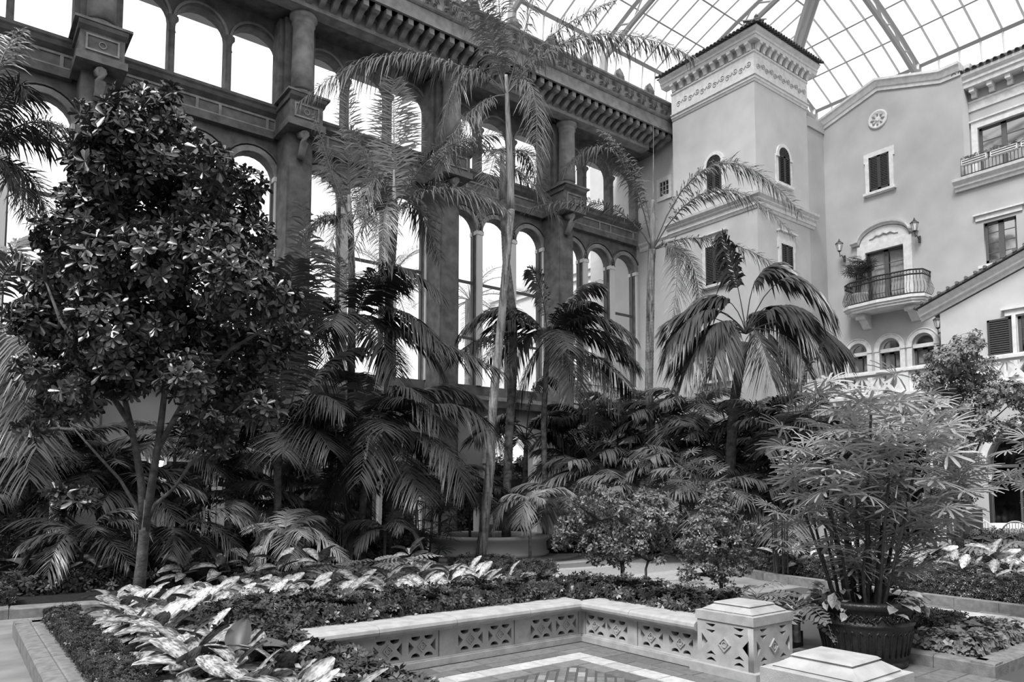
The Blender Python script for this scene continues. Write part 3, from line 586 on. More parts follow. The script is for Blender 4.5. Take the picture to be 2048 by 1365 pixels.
# ================================================================ SEAT WALL ROUND THE PAVED COURT
def motif(c, b, w=.4, h=.26):
    """pierced pattern of one cell centred on (c, b): two upper and two lower half rounds, side triangles"""
    r = .062; o = []
    for s in (-1, 1):
        o.append([(c + s * .09 + r * cos(t), b + .12 + (r * .8) * sin(t)) for t in [pi + k * pi / 6 for k in range(7)]])
        o.append([(c + s * .09 + r * cos(t), b - .125 + (r * .8) * sin(t)) for t in [k * pi / 6 for k in range(7)]])
        o.append([(c + s * .185, b + .075), (c + s * .185, b - .075), (c + s * .115, b)])
    return o
def boss(f, c, b, parent, s=1.0, m_='cast', out=0):
    M = FB(f); q = .07 * s; k = len(M.v)
    for a0, a1 in ((0, 1), (1, 2), (2, 3), (3, 0)):
        P = [(q * cos(pi / 2 * i), q * sin(pi / 2 * i)) for i in (a0, a1)]; I = [(x * .75, y * .75) for x, y in P]; k = len(M.v)
        for x, y in (P[0], P[1], I[1], I[0]): M.v += [f(c + x, b + y, out), f(c + x, b + y, out + .018)]
        M.f += [(k + 1, k + 3, k + 5, k + 7), (k, k + 2, k + 3, k + 1), (k + 4, k + 6, k + 7, k + 5)]
    o = M.obj('boss', m_, parent)
    arch_band(c, b, .022 * s, .032 * s, out, out + .014, f, 10, a1=2 * pi).obj('ring', m_, o)
    return o
XC, YC = 7.19, 7.72     # inner faces of the two runs meet here
fY = lambda a, b, c: (a, YC - c, b)          # left run, seen face looks to -y
fX = lambda a, b, c: (XC - c, a, b)          # right run, seen face looks to -x
sw = empty('seat_wall', (XC, YC, 0), 'low cast stone seat wall with pierced star panels, turning a corner round the paved court', 'wall')
sw.location = (0, 0, 0)
def run(f, spans, cap_pieces, base):
    for a0, a1 in base: FB(f).bx(a0, a1, 0, .075, -.3, .07).bx(a0, a1, .075, .09, -.3, .045).obj('plinth', 'cast', sw)
    for a0, a1, pierced in spans:
        if pierced:
            n = max(1, round((a1 - a0) / .44)); w = (a1 - a0) / n; hs = []
            for k in range(n): hs += motif(a0 + (k + .5) * w, .245)
            p = link('pierced_panel', plate(rect(a0 + .004, a1 - .004, .09, .41), hs, .09, lambda a, b, c: f(a, b, -.045 + c)), 'cast', sw)
            for k in range(n): boss(f, a0 + (k + .5) * w, .245, p)
        else: FB(f).bx(a0 + .004, a1 - .004, .09, .41, -.3, .012).obj('pier_block', 'cast', sw)
    prof = [(-.42, .41), (.03, .41), (.05, .42), (.055, .435), (.1, .445), (.13, .465), (.14, .495), (.13, .53), (.1, .55), (.05, .555), (-.42, .555)]
    for a0, a1 in cap_pieces:
        M = MB(); 
        for a in (a0 + .003, a1 - .003): M.v += [f(a, z, o) for o, z in prof]
        n = len(prof); M.f = [(i, (i + 1) % n, n + (i + 1) % n, n + i) for i in range(n)] + [tuple(range(n)), tuple(range(n, 2 * n))[::-1]]
        M.obj('cap_stone', 'cast', sw)
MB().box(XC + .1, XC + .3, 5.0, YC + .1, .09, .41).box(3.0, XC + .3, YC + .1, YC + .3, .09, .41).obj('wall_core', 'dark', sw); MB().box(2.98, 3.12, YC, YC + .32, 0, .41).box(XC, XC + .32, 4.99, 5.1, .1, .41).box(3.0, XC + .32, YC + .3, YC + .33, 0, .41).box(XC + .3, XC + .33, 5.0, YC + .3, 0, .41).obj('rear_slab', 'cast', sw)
run(fY, [(6.22, 7.12, 1), (5.98, 6.22, 0), (5.06, 5.98, 1), (4.82, 5.06, 0), (3.9, 4.82, 1), (3.66, 3.9, 0), (3.1, 3.66, 1), (7.12, 7.2, 0)], [(3.05, 3.95), (3.95, 5.0), (5.0, 6.15), (6.15, 7.19)], [(3.0, 7.19)])
run(fX, [(6.83, 7.64, 1), (6.66, 6.83, 0), (5.72, 6.66, 1), (7.64, 7.72, 0), (5.6, 5.72, 0)], [(5.64, 6.7), (6.7, 7.72)], [(4.8, 7.72)])
def pedestal(x0, x1, y0, y1, ztop, label, faces=True, blk=.6):
    t = empty('pedestal', ((x0 + x1) / 2, (y0 + y1) / 2, 0), label, 'pedestal'); t.location = (0, 0, 0)
    MB().box(x0 - .07, x1 + .07, y0 - .07, y1 + .07, 0, .1).obj('plinth', 'cast', t)
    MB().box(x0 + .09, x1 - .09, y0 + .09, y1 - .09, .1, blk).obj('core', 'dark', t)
    for f, a0, a1 in ((lambda a, b, c: (x0 - c, a, b), y0, y1), (lambda a, b, c: (a, y0 - c, b), x0, x1)):
        m_, hw = (a0 + a1) / 2, (a1 - a0) / 2; mb = .1 + (blk - .1) / 2; hs = []; kx = hw / .4; kz = (blk - .1) / .5
        for s in (-1, 1):
            for q in (-1, 1):
                c1, b1 = m_ + s * .2 * kx, mb + q * .17 * kz
                hs.append([(c1 - .065, b1 + q * .02), (c1, b1 + q * .055), (c1 + .065, b1 + q * .02)] if q < 0 else [(c1 - .065, b1 + .035), (c1 + .065, b1 + .035), (c1, b1 + .0)])
                hs[-1] = [(c1 - .07, b1 + q * .04), (c1 + .07, b1 + q * .04), (c1 + .035, b1 + q * .012), (c1, b1), (c1 - .035, b1 + q * .012)]
                hs.append([(c1 - .065, b1 - q * .03), (c1 + .065, b1 - q * .03), (c1, b1 - q * .075)])
            hs.append([(m_ + s * .335 * kx, mb + .09), (m_ + s * .335 * kx, mb - .09), (m_ + s * .25 * kx, mb)])
        hs = [h if sum(h[i][0] * h[(i + 1) % len(h)][1] - h[(i + 1) % len(h)][0] * h[i][1] for i in range(len(h))) > 0 else h[::-1] for h in hs]
        p = link('pierced_face', plate(rect(a0 + (.072 if f(9, 0, 0)[0] == x0 else 0), a1, .1, blk), hs, .07, lambda a, b, c: f(a, b, -.035 + c)), 'cast', t); boss(f, m_, mb, p, 1.25)
    MB().box(x0 + .07, x1, y1 - .07, y1, .1, blk).box(x1 - .07, x1, y0 + .07, y1 - .07, .1, blk).obj('rear_face', 'cast', t)
    M = MB().box(x0 - .015, x1 + .015, y0 - .015, y1 + .015, blk, ztop - .1)
    def fr(i0, i1, z0, z1):
        k = len(M.v); M.v += [(x0 + i0, y0 + i0, z0), (x1 - i0, y0 + i0, z0), (x1 - i0, y1 - i0, z0), (x0 + i0, y1 - i0, z0), (x0 + i1, y0 + i1, z1), (x1 - i1, y0 + i1, z1), (x1 - i1, y1 - i1, z1), (x0 + i1, y1 - i1, z1)]
        M.f.extend([tuple(k + i for i in q) for q in ((3, 2, 1, 0), (4, 5, 6, 7), (0, 1, 5, 4), (1, 2, 6, 5), (2, 3, 7, 6), (3, 0, 4, 7))])
    fr(.04, .05, ztop - .1, ztop - .085); fr(.04, .13, ztop - .085, ztop - .03); fr(.14, .14, ztop - .03, ztop - .015); fr(.13, .15, ztop - .015, ztop)
    M.obj('pyramidal_cap', 'cast', t); return t
pedestal(7.1, 7.86, 4.87, 5.63, .8, 'square pierced stone pedestal ending the seat wall, with a stepped cap, beside the dark pot')
pedestal(4.55, 5.2, 2.35, 3.05, .98, 'stone pedestal in front of the pot, only its pale stepped cap in view', blk=.76)
# ================================================================ PAVING
def tile(x0, x1, y0, y1, m_, parent, z=0.0, R=None):
    e = .006; M = MB(); k = 0; M.v = [(x0 + e, y0 + e, -.012), (x1 - e, y0 + e, -.012), (x1 - e, y1 - e, -.012), (x0 + e, y1 - e, -.012), (x0 + e + .004, y0 + e + .004, z), (x1 - e - .004, y0 + e + .004, z), (x1 - e - .004, y1 - e - .004, z), (x0 + e + .004, y1 - e - .004, z)]
    if R: M.v = [R(*v) for v in M.v]
    M.f = [(4, 5, 6, 7), (0, 1, 5, 4), (1, 2, 6, 5), (2, 3, 7, 6), (3, 0, 4, 7)]; return M.obj('tile', m_, parent)
court = sempty('floor_court'); MB().box(2.4, XC - .02, 2.2, YC - .02, -.012, -.008).obj('joint_bed', 'joint', court)
rows = [(.09, .36, .62, 'tile_d'), (.36, .56, .4, 'tile_d'), (.56, .84, .42, 'tile_l'), (.84, 1.08, .46, 'tile_d')]
for r0, r1, ln, m_ in rows:
    x = XC - r0
    while x > 3.3: tile(max(x - ln, 2.6), x, YC - r1, YC - r0, m_, court, random.uniform(-.001, .002)); x -= ln
    y = YC - r1
    while y > 3.6: tile(XC - r1, XC - r0, y - ln, y, m_, court, random.uniform(-.001, .002)); y -= ln
cx, cy = XC - 1.08, YC - 1.08
for i in range(-22, 22):
    for j in range(-40, 40):
        u0, v0 = i * .2, j * .11; px, py = cx - 1.5 + (u0 + .1) * .707 - (v0 + .05) * .707, cy - 1.2 + (u0 + .1) * .707 + (v0 + .05) * .707
        if not (cx - 3.4 < px < cx - .02 and cy - 2.6 < py < cy - .02): continue
        ray_ = np.array([px, py, 0]) - EO; w_ = ray_ @ FW; vv = 682.5 + SH - FPX * (ray_ @ UP) / w_
        if vv > 1420: continue
        tile(u0 + .004, u0 + .196, v0 + .004, v0 + .106, 'tile_d' if (i * 7 + j * 3) % 5 else 'tile_m', court, 0, lambda x, y, z: (cx - 1.5 + x * .707 - y * .707, cy - 1.2 + x * .707 + y * .707, z))
# walk between the beds: big pale flags laid on the diagonal, bands along the kerbs
walk = sempty('floor_walk'); MB().box(9.2, 14.9, -1, 9.0, -.0125, -.009).obj('joint_bed', 'joint', walk)
for i in range(-12, 24):
    for j in range(-14, 14):
        w_ = .52; sh_ = (.26 if j % 2 else 0); u0, v0 = i * w_ + sh_, j * .44; c_, s_ = cos(.62), sin(.62); R = lambda x, y, z: (12.5 + x * c_ - y * s_, 4 + x * s_ + y * c_, z)
        px, py, _ = R(u0 + .26, v0 + .22, 0)
        if 11.95 < px < 13.9 and 1.2 < py < 7.5: tile(u0, u0 + w_, v0, v0 + .44, random.choice(['flag', 'flag', 'tile_l']), walk, random.uniform(0, .003), R)
for x0, x1, ln, m_ in ((11.55, 11.75, .45, 'tile_d'), (14.2, 14.5, .5, 'tile_d'), (13.98, 14.2, .4, 'tile_l')):
    y = .8
    while y < 8: tile(x0, x1, y, y + ln, m_, walk); y += ln
for x in range(20): tile(9.4 + x * .3, 9.7 + x * .3, 2.75, 3.0, 'tile_l', walk)
for i in range(14):
    for j in range(12):
        x, y = 7.6 + i * .3, .9 + j * .3
        if x < 9.3 or (y < 2.7): 
            if x + y > 8.6 and y < 4.6: tile(x, x + .3, y, y + .3, 'tile_d', walk)
# rings of pale and grey stone round the fountain
FC = (14.5, 20.1)
rg_ = sempty('floor_plaza')
def ring(c, r0, r1, m_, z, n=72, a0=0, a1=2 * pi, name='stone_band'):
    M = MB()
    for i in range(n + 1): t = a0 + (a1 - a0) * i / n; M.v += [(c[0] + r0 * cos(t), c[1] + r0 * sin(t), z), (c[0] + r1 * cos(t), c[1] + r1 * sin(t), z)]
    M.f = [(2 * i, 2 * i + 1, 2 * i + 3, 2 * i + 2) for i in range(n)]; return M.obj(name, m_, rg_)
for r0, r1, m_ in ((2.3, 3.0, 'flag'), (3.0, 3.5, 'tile_d'), (3.5, 4.1, 'tile_l'), (4.1, 5.1, 'tile_d'), (5.1, 5.5, 'tile_l'), (5.5, 7.2, 'tile_m'), (7.2, 7.6, 'tile_l'), (7.6, 8.6, 'tile_m')): ring(FC, r0, r1, m_, -.008, 72, -pi * .98, pi * .05)
ring((19.5, 15.5), 0, .5, 'tile_l', -.004, 24); ring((19.5, 15.5), .5, .9, 'tile_d', -.004, 24); ring((19.5, 15.5), .9, 1.3, 'tile_l', -.004, 24)
# ================================================================ BEDS AND KERBS
def kerb_line(p0, p1, w=.32, h=.17, piece=.75, parent=None, side=1):
    p0, p1 = np.array(p0, float), np.array(p1, float); L = np.linalg.norm(p1 - p0); d = (p1 - p0) / L; nrm = np.array([-d[1], d[0]]) * side; n = max(1, round(L / piece))
    for i in range(n):
        a, b_ = p0 + d * (L * i / n + .004), p0 + d * (L * (i + 1) / n - .004); M = MB()
        sec = [(0, -.01), (0, h - .03), (.02, h - .01), (w * .45, h), (w * .5, h - .012), (w * .55, h), (w, h), (w, -.01)]
        for q in (a, b_): M.v += [(q[0] + nrm[0] * o, q[1] + nrm[1] * o, z) for o, z in sec]
        k = len(sec); M.f = [(j, (j + 1) % k, k + (j + 1) % k, k + j) for j in range(k)] + [tuple(range(k)), tuple(range(k, 2 * k))[::-1]]
        M.obj('kerb_stone', 'kerb', parent)
def bed(name, poly, z=.14, edges=(), w=.32, h=.17):
    r = sempty(name); M = MB(); k = len(poly); M.v = [(x, y, z) for x, y in poly] + [(x, y, -.05) for x, y in poly]; M.f = [tuple(range(k))] + [(i, (i + 1) % k, k + (i + 1) % k, k + i) for i in range(k)]
    M.obj('soil', 'soil', r)
    for e in edges: kerb_line(e[0], e[1], w, h, parent=r)
    return r
bed('bed_by_seat_wall', [(1.0, 4), (3.0, 4), (3.0, 8.0), (7.45, 8.05), (7.5, 5.7), (9.3, 5.6), (9.3, 11.6), (7.2, 12.9), (1.1, 12.9)], .2, [((.85, 13.0), (.85, 4.5)), ((8.0, 12.98), (.85, 12.98))], .38, .225)
bed('bed_by_facade', [(-2.5, 15.0), (7.4, 14.2), (8.2, 14.9), (10.2, 16.4), (11.6, 18.6), (12.2, 20.6), (12.2, 23.9), (-2.5, 23.9)], .15, [((-3.0, 14.85), (.9, 14.72)), ((.9, 14.72), (7.6, 13.85)), ((7.6, 13.85), (10.4, 16.0))])
bed('bed_beyond_walk', [(15.0, 3.5), (15.3, 6.4), (16.1, 11.0), (20, 13.2), (25, 14.4), (26.8, 9.5), (26.8, 3.5)], .15, [((14.4, 2), (14.89, 6.46)), ((14.89, 6.46), (15.6, 10.11)), ((15.6, 10.11), (16.2, 11.4))])
bed('bed_in_front_of_pot', [(9.5, 3.6), (11.4, 3.6), (11.4, 5.2), (9.5, 5.2)], .12, [((9.42, 3.34), (11.5, 3.34)), ((9.42, 5.3), (9.42, 3.34)), ((11.5, 3.34), (11.5, 5.3))], .25, .15)
bed('bed_by_tower', [(16.4, 19), (20.5, 15.5), (25.5, 15.2), (27, 17), (25.7, 17), (25.7, 21.3), (25.7, 24), (15.5, 24), (15.5, 22.5)], .15, [((19.9, 13.6), (25.1, 14.4))])
bed('bed_at_terrace', [(22.5, 4), (24, 8), (25.8, 9.0), (26.9, 4)], .45, [((22.3, 4.2), (24.2, 8.6)), ((24.2, 8.6), (26.0, 9.6))], .35, .5)
tf = MB().box(22.9, 27.0, 5.4, 12.0, -.02, .42).obj('floor_cafe', 'kerb', kind='structure')
# ================================================================ FOUNTAIN, ROUND BENCH, POT
ft_ = empty('fountain', (FC[0], FC[1], 0), 'round pale stone fountain basin standing on ringed paving behind the trunks', 'fountain')
MB().lathe([(1.55, .0), (2.02, .0), (2.02, .1), (1.94, .14), (1.92, .42), (1.98, .46), (2.0, .5), (2.08, .54), (2.1, .6), (2.06, .64), (1.72, .64), (1.66, .6), (1.6, .5), (1.55, .3)], n=56, closed=True).obj('basin', 'stucco_w', ft_, True)
MB().lathe([(1.58, .38), (1.58, .4)], n=40).obj('water', 'water', ft_); MB().lathe([(.3, .3), (.22, .5), (.1, .55), (.08, .8), (.3, .9), (.34, .96), (.1, .93)], n=20).obj('spout', 'cast', ft_, True)
bn = empty('round_planter', (float(at(434, 983, 20)[0]), float(at(434, 983, 20)[1]), 0), 'low round stone planter among the palms behind the slim tree', 'planter')
MB().lathe([(.55, 0), (.72, .05), (.8, .3), (.92, .42), (.95, .5), (.8, .5), (.74, .4)], n=36, closed=False).obj('bowl', 'kerb', bn, True)
pt = empty('planter_pot', (9.05, 4.62, 0), 'large dark bronze pot with a moulded rim and vine frieze beside the pierced pedestal', 'pot')
MB().lathe([(.3, 0), (.45, 0), (.47, .02), (.47, .06), (.44, .08), (.46, .1), (.5, .28), (.535, .46), (.54, .485), (.555, .5), (.56, .515), (.545, .53), (.545, .66), (.57, .69), (.6, .71), (.61, .74), (.6, .77), (.56, .785), (.52, .77), (.5, .7), (.3, .7)], n=56).obj('body', 'pot', pt, True)
for k in range(36):
    th = 2 * pi * k / 36; q = lambda r, z, o=0: (r * cos(th + o), r * sin(th + o), z)
    MB().tube([q(.475, .14), q(.5, .28), q(.525, .4), q(.53, .44, .04), q(.528, .4, .085)], [.008, .014, .014, .012, .006], 5).obj('flute', 'pot', pt, True)
    th2 = th; M = MB().tube([(.552 * cos(th + a), .552 * sin(th + a), .595 + .035 * sin(k * 2.2 + a * 30)) for a in (0, .05, .1, .15, .19)], [.008, .012, .016, .012, .008], 5)
    for _ in range(4): a = random.uniform(0, .17); zz = random.uniform(.555, .64); M.tube([(.548 * cos(th + a), .548 * sin(th + a), zz - .012), (.565 * cos(th + a), .565 * sin(th + a), zz), (.548 * cos(th + a), .548 * sin(th + a), zz + .012)], [.004, .014, .004], 5)
    M.obj('vine_relief', 'pot', pt, True)
MB().lathe([(.5, .7), (.5, .72)], n=24).obj('soil', 'soil', pt)
# ================================================================ LANTERNS, CAFE FURNITURE
def lantern(P, d, label, s=1.0, lit=False, post=False):
    t = empty('lantern', tuple(P), label, 'lamp'); d = np.array(d, float); a = np.array(P, float) * 0
    if not post:
        B = MB().tube([(0, 0, 0), tuple(d * .1), tuple(d * .25 + ZZ * .12), tuple(d * .38 + ZZ * .02), tuple(d * .42 + ZZ * .22)], [.035, .02, .018, .018, .015], 6).tube([tuple(ZZ * -.12), tuple(ZZ * .14)], [.05, .05], 8).obj('bracket', 'iron', t)
        c = d * .42 + ZZ * .22
    else:
        c = ZZ * 1.9; MB().tube([(0, 0, 0), (0, 0, .15)], [.12, .08], 8).tube([(0, 0, 0), tuple(c)], .04, 8).obj('post', 'iron', t)
    M = MB().lathe([(.03, 0), (.075, .04), (.075, .06)], c, 6).lathe([(.17, .36), (.16, .39), (.1, .44), (.04, .5), (.03, .55), (.01, .6)], c, 6)
    for k in range(6): th = k * pi / 3; M.tube([c + np.array([.075 * cos(th), .075 * sin(th), .05]), c + np.array([.15 * cos(th), .15 * sin(th), .37])], .008, 4)
    M.obj('cage', 'iron', t); MB().lathe([(.065, .06), (.135, .36)], c, 6).obj('lamp_glass', 'bulb' if lit else 'lamp_glass', t); return t
lantern((30.94, 13.0, 12.3), (-1, 0, 0), 'black wall lantern at the upper corner of the balcony door, on its bare side'); lantern((30.94, 16.15, 12.3), (-1, 0, 0), 'black wall lantern behind the balcony palm')
lantern((28.5, 9.25, 12.6 - .3 + 0), (-1, 0, 0), 'black wall lantern at the frame edge beside the reflecting window') if 0 else None
lantern((30.94, 12.28, 8.2), (-1, 0, 0), 'black wall lantern beside the third arched terrace door')
pL = at(1975, 1040, 30); pL = (24.6, 24.6 * tan(YAW - atan2(1978 - 1024, FPX)), .42); lantern(pL, (0, 0, 0), 'black post lantern with pale glass standing beside the cafe table', post=True)
lantern((22.2, 24.0, 2.6), (0, -1, 0), 'small lit lantern on the podium wall among the far palms', lit=True); lantern((4.95, 24.0, 2.4), (0, -1, 0), 'small lit lantern behind the slim tree trunk', lit=True)
tx = 23.6; ty = tx * tan(YAW - atan2(2018 - 1024, FPX))
tb = empty('cafe_table', (tx, ty, .42), 'round cafe table under a white pleated cloth at the foot of the terrace', 'table')
M = MB(); n = 48
for r, z in ((0, .76), (.5, .76), (.52, .74)): M.v += [(r * cos(2 * pi * i / n), r * sin(2 * pi * i / n), z) for i in range(n)]
M.v += [((.58 + .05 * (i % 4 < 2)) * cos(2 * pi * i / n), (.58 + .05 * (i % 4 < 2)) * sin(2 * pi * i / n), .12) for i in range(n)]
M.f = [(k * n + i, k * n + (i + 1) % n, (k + 1) * n + (i + 1) % n, (k + 1) * n + i) for k in range(3) for i in range(n)]; M.obj('tablecloth', 'cloth', tb, True); MB().tube([(0, 0, 0), (0, 0, .74)], .05, 8).obj('pedestal_leg', 'iron', tb)
def wchair(x, y, rz, m_, label):
    t = empty('cafe_chair', (x, y, .42), label, 'chair', rz=rz)
    M = MB().lathe([(.25, .42), (.27, .44), (.25, .46)], n=16).obj('seat', m_, t)
    for sx in (-.2, .2):
        for sy in (-.2, .2): MB().tube([(sx, sy, 0), (sx * .9, sy * .9, .43)], .018, 6).obj('leg', m_, t)
    B = MB(); A = [(.29 * cos(a), .29 * sin(a)) for a in [radians(200 + k * 14) for k in range(11)]]
    for i, (px, py) in enumerate(A): B.tube([(px * .85, py * .85, .45), (px, py, .66 + .2 * sin(pi * i / 10))], .012, 4)
    B.tube([(px, py, .66 + .2 * sin(pi * i / 10)) for i, (px, py) in enumerate(A)], .022, 6); B.obj('backrest', m_, t); return t
wchair(tx + .3, ty + .75, 2.6, 'wicker', 'white wicker chair with a curved back behind the cafe table'); wchair(tx - .5, ty + 1.2, -2.2, 'iron', 'dark chair with a curved back beside the post lantern'); wchair(tx - .7, ty - .3, -1.2, 'wicker', 'white chair tucked to the near side of the cafe table')
stn = empty('service_stand', (23.0, 23.0 * tan(YAW - atan2(1928 - 1024, FPX)), .42), 'dark boxy service stand with an upright screen behind the far hedge', 'stand')
MB().box(-.3, .3, -.3, .3, 0, .35).box(-.36, .36, -.4, .4, .35, .48).obj('base', 'iron', stn); MB().box(.1, .2, -.35, .35, .48, 1.15).obj('screen', 'shutter', stn)
# ================================================================ PLANTS
def frond_arr(P0, P1, P2, n=46, L=.6, w=.035, fwd=.75, vee=.15, droop=.35, bare=.12, rr=.02, jit=.12, plum=0.0, stiff=1.0):
    """one pinnate leaf: rachis along a quadratic curve, strap leaflets on both sides"""
    P0, P1, P2 = [np.array(p, float) for p in (P0, P1, P2)]
    B = lambda s: (1 - s)[:, None] ** 2 * P0 + 2 * ((1 - s) * s)[:, None] * P1 + s[:, None] ** 2 * P2
    D = lambda s: 2 * (1 - s)[:, None] * (P1 - P0) + 2 * s[:, None] * (P2 - P1)
    s = np.linspace(bare, .995, n); s = np.repeat(s, 2); side = np.tile([1., -1.], n); s = np.clip(s + RNG.normal(0, .3 / n, 2 * n), bare * .8, 1)
    C = B(s); T = D(s); T /= np.linalg.norm(T, axis=1)[:, None] + 1e-9
    S0 = np.cross(P2 - P0, ZZ + 1e-3); S0 /= np.linalg.norm(S0); S_ = S0[None] - (T @ S0)[:, None] * T; S_ /= np.linalg.norm(S_, axis=1)[:, None]; U = np.cross(S_, T)
    t_ = (s - bare) / (1 - bare); prof = np.sin(np.pi * (.13 + .8 * t_)) ** .7
    a = fwd * (.75 + .5 * t_) + RNG.normal(0, jit, 2 * n); ve = vee + plum * RNG.uniform(-1, 1, 2 * n) + RNG.normal(0, jit * .5, 2 * n)
    d = np.cos(a)[:, None] * S_ * side[:, None] + np.sin(a)[:, None] * T + ve[:, None] * U; d /= np.linalg.norm(d, axis=1)[:, None]
    ln = L * prof * RNG.uniform(.88, 1.1, 2 * n); W = np.cross(d, U * side[:, None]); W /= np.linalg.norm(W, axis=1)[:, None] + 1e-9
    W = T * .8 + W * .2 * side[:, None]; W /= np.linalg.norm(W, axis=1)[:, None]
    dr = droop * RNG.uniform(.6, 1.4, 2 * n)
    V = []
    for q, wk in ((0, .35), (.4, 1.), (.75, .75), (1., 0)):
        base = C + d * (ln * q)[:, None] - ZZ[None] * (ln * dr * q * q)[:, None]
        if wk: V += [base - W * (w * wk / 2), base + W * (w * wk / 2)]
        else: V += [base]
    V = np.stack(V, 1); k = V.shape[1]; m_ = V.shape[0]; idx = (np.arange(m_) * k)[:, None, None]
    F = (np.array([[0, 1, 3], [0, 3, 2], [2, 3, 5], [2, 5, 4], [4, 5, 6]])[None] + idx).reshape(-1, 3)
    ss = np.linspace(0, 1, 9); R = B(ss); RT_ = D(ss); RT_ /= np.linalg.norm(RT_, axis=1)[:, None]; a1 = S0[None] - (RT_ @ S0)[:, None] * RT_; a2 = np.cross(a1, RT_); rad = rr * (1 - .8 * ss)
    ringv = np.stack([R + rad[:, None] * (a1 * cos(t) + a2 * sin(t)) for t in (0, 2 * pi / 3, 4 * pi / 3)], 1).reshape(-1, 3)
    rf_ = []
    for i in range(8):
        for j in range(3): q = (j + 1) % 3; rf_ += [(i * 3 + j, i * 3 + q, i * 3 + 3 + q), (i * 3 + j, i * 3 + 3 + q, i * 3 + 3 + j)]
    V = V.reshape(-1, 3); return np.concatenate([V, ringv]), np.concatenate([F, np.array(rf_) + len(V)])
ST = dict(queen=dict(n=120, L=.68, w=.034, fwd=.62, vee=.12, droop=.55, bare=.16, plum=.5, jit=.22, rr=.028),
          kentia=dict(n=66, L=1.1, w=.058, fwd=.6, vee=.05, droop=.5, bare=.22, jit=.07, rr=.022),
          livis=dict(n=64, L=1.05, w=.085, fwd=.95, vee=.05, droop=.8, bare=.42, jit=.12, rr=.022),
          low=dict(n=46, L=.62, w=.042, fwd=.7, vee=.1, droop=.45, bare=.18, jit=.1, rr=.014),
          out=dict(n=60, L=.6, w=.03, fwd=.8, vee=.2, droop=.1, bare=.1, jit=.1, rr=.04))
def crown_pts(C, n, L, e0=1.2, e1=-.1, sag=.35, az0=None, az1=None):
    o = []
    for i in range(n):
        az = (2.399 * i + random.uniform(-.2, .2)) if az0 is None else random.uniform(az0, az1); e = e0 + (e1 - e0) * (i + .5) / n + random.uniform(-.12, .12); l = L * random.uniform(.85, 1.1)
        dv = np.array([cos(az), sin(az), 0]); P1 = np.array(C) + l * .55 * (dv * cos(e) + ZZ * sin(e)); P2 = P1 + l * .5 * (dv * cos(e - .6 - sag) + ZZ * sin(e - .9 - sag)); o.append((np.array(C, float), P1, P2))
    return o
def trunk(pts, rads, parent, org, m_, rings=.12, n=10):
    """ringed stem through the given points"""
    P = [np.array(p, float) - org for p in pts]; out = []; rr = []
    for i in range(len(P) - 1):
        L = np.linalg.norm(P[i + 1] - P[i]); k = max(1, int(L / rings))
        for j in range(k):
            t = j / k; r = rads[i] + (rads[i + 1] - rads[i]) * t; q = P[i] + (P[i + 1] - P[i]) * t; out.append(q); rr.append(r * random.uniform(.97, 1.03)); out.append(q + (P[i + 1] - P[i]) / k * .82); rr.append(r * .93)
    out.append(P[-1]); rr.append(rads[-1]); return MB().tube(out, rr, n).obj('trunk', m_, parent, True)
def palm(name, label, base, stem, rads, fronds, style, fm='frond', bark='bark', group=None, sheath=None, spear=None, scale=1.0, cat='palm'):
    org = np.array([base[0], base[1], base[2]], float); t = empty(name, tuple(org), label, cat, group)
    if stem: trunk([org] + list(stem), rads, t, org, bark)
    if sheath: trunk(sheath[0], sheath[1], t, org, 'sheath', .4)
    st = dict(ST[style])
    for k in ('L', 'w'): st[k] = st[k] * scale
    for P in fronds:
        q = [np.array(p) - org for p in P[:3]]; s2 = dict(st); Lf = np.linalg.norm(q[2] - q[0])
        if len(P) > 3: s2.update(P[3])
        V, F = frond_arr(*q, **s2); link('frond', npmesh('frond', V, F), fm, t)
    if spear: MB().tube([np.array(spear[0]) - org, np.array(spear[1]) - org], [.03, .006], 5).obj('spear_leaf', 'sheath', t)
    return t
def hero(u, v, d, L): # fronds listed as control pixel, tip pixel, depth offset of the tip
    C = at(u, v, d); return [(C, at(a[0], a[1], d + a[4] * .5), at(a[2], a[3], d + a[4])) + ((a[5],) if len(a) > 5 else ()) for a in L]
def G(u, v, z=.15): return gz(u, v, z)
def base_at(u, d, z=.15):
    p = at(u, 983, d); return np.array([p[0], p[1], z])
# --- tall queen palm in the middle, pale peeling stem
d = 22.4; b = base_at(962, d)
palm('queen_palm', 'tallest palm, pale peeling trunk beside the fountain, crown reaching the roof', b, [at(*p, d) for p in [(968, 1060), (973, 1000), (981, 930), (983, 850), (990, 766), (1003, 638), (1014, 510), (1022, 420)]], [.17, .16, .15, .15, .14, .14, .13, .12, .12],
     hero(1012, 190, d, [(800, 20, 598, 205, -1.5, dict(n=170, droop=1.0)), (915, 60, 880, 275, -1, dict(n=130, droop=.9)), (930, 190, 872, 345, -1.5, dict(droop=.9)), (1150, -10, 1388, 115, .5, dict(n=170, droop=.9)), (960, 20, 850, -60, .5), (1000, 40, 985, -170, 0), (1055, 40, 1110, -150, 0),
         (1070, 60, 1230, 0, 1), (1090, 90, 1070, 350, -1, dict(droop=.9)), (1060, 110, 1160, 70, 2), (985, 60, 930, -80, -2)]), 'queen', 'frond', 'bark_l',
     sheath=([at(1022, 420, d), at(1020, 320, d), at(1016, 240, d), at(1012, 150, d)], [.12, .1, .08, .05]))
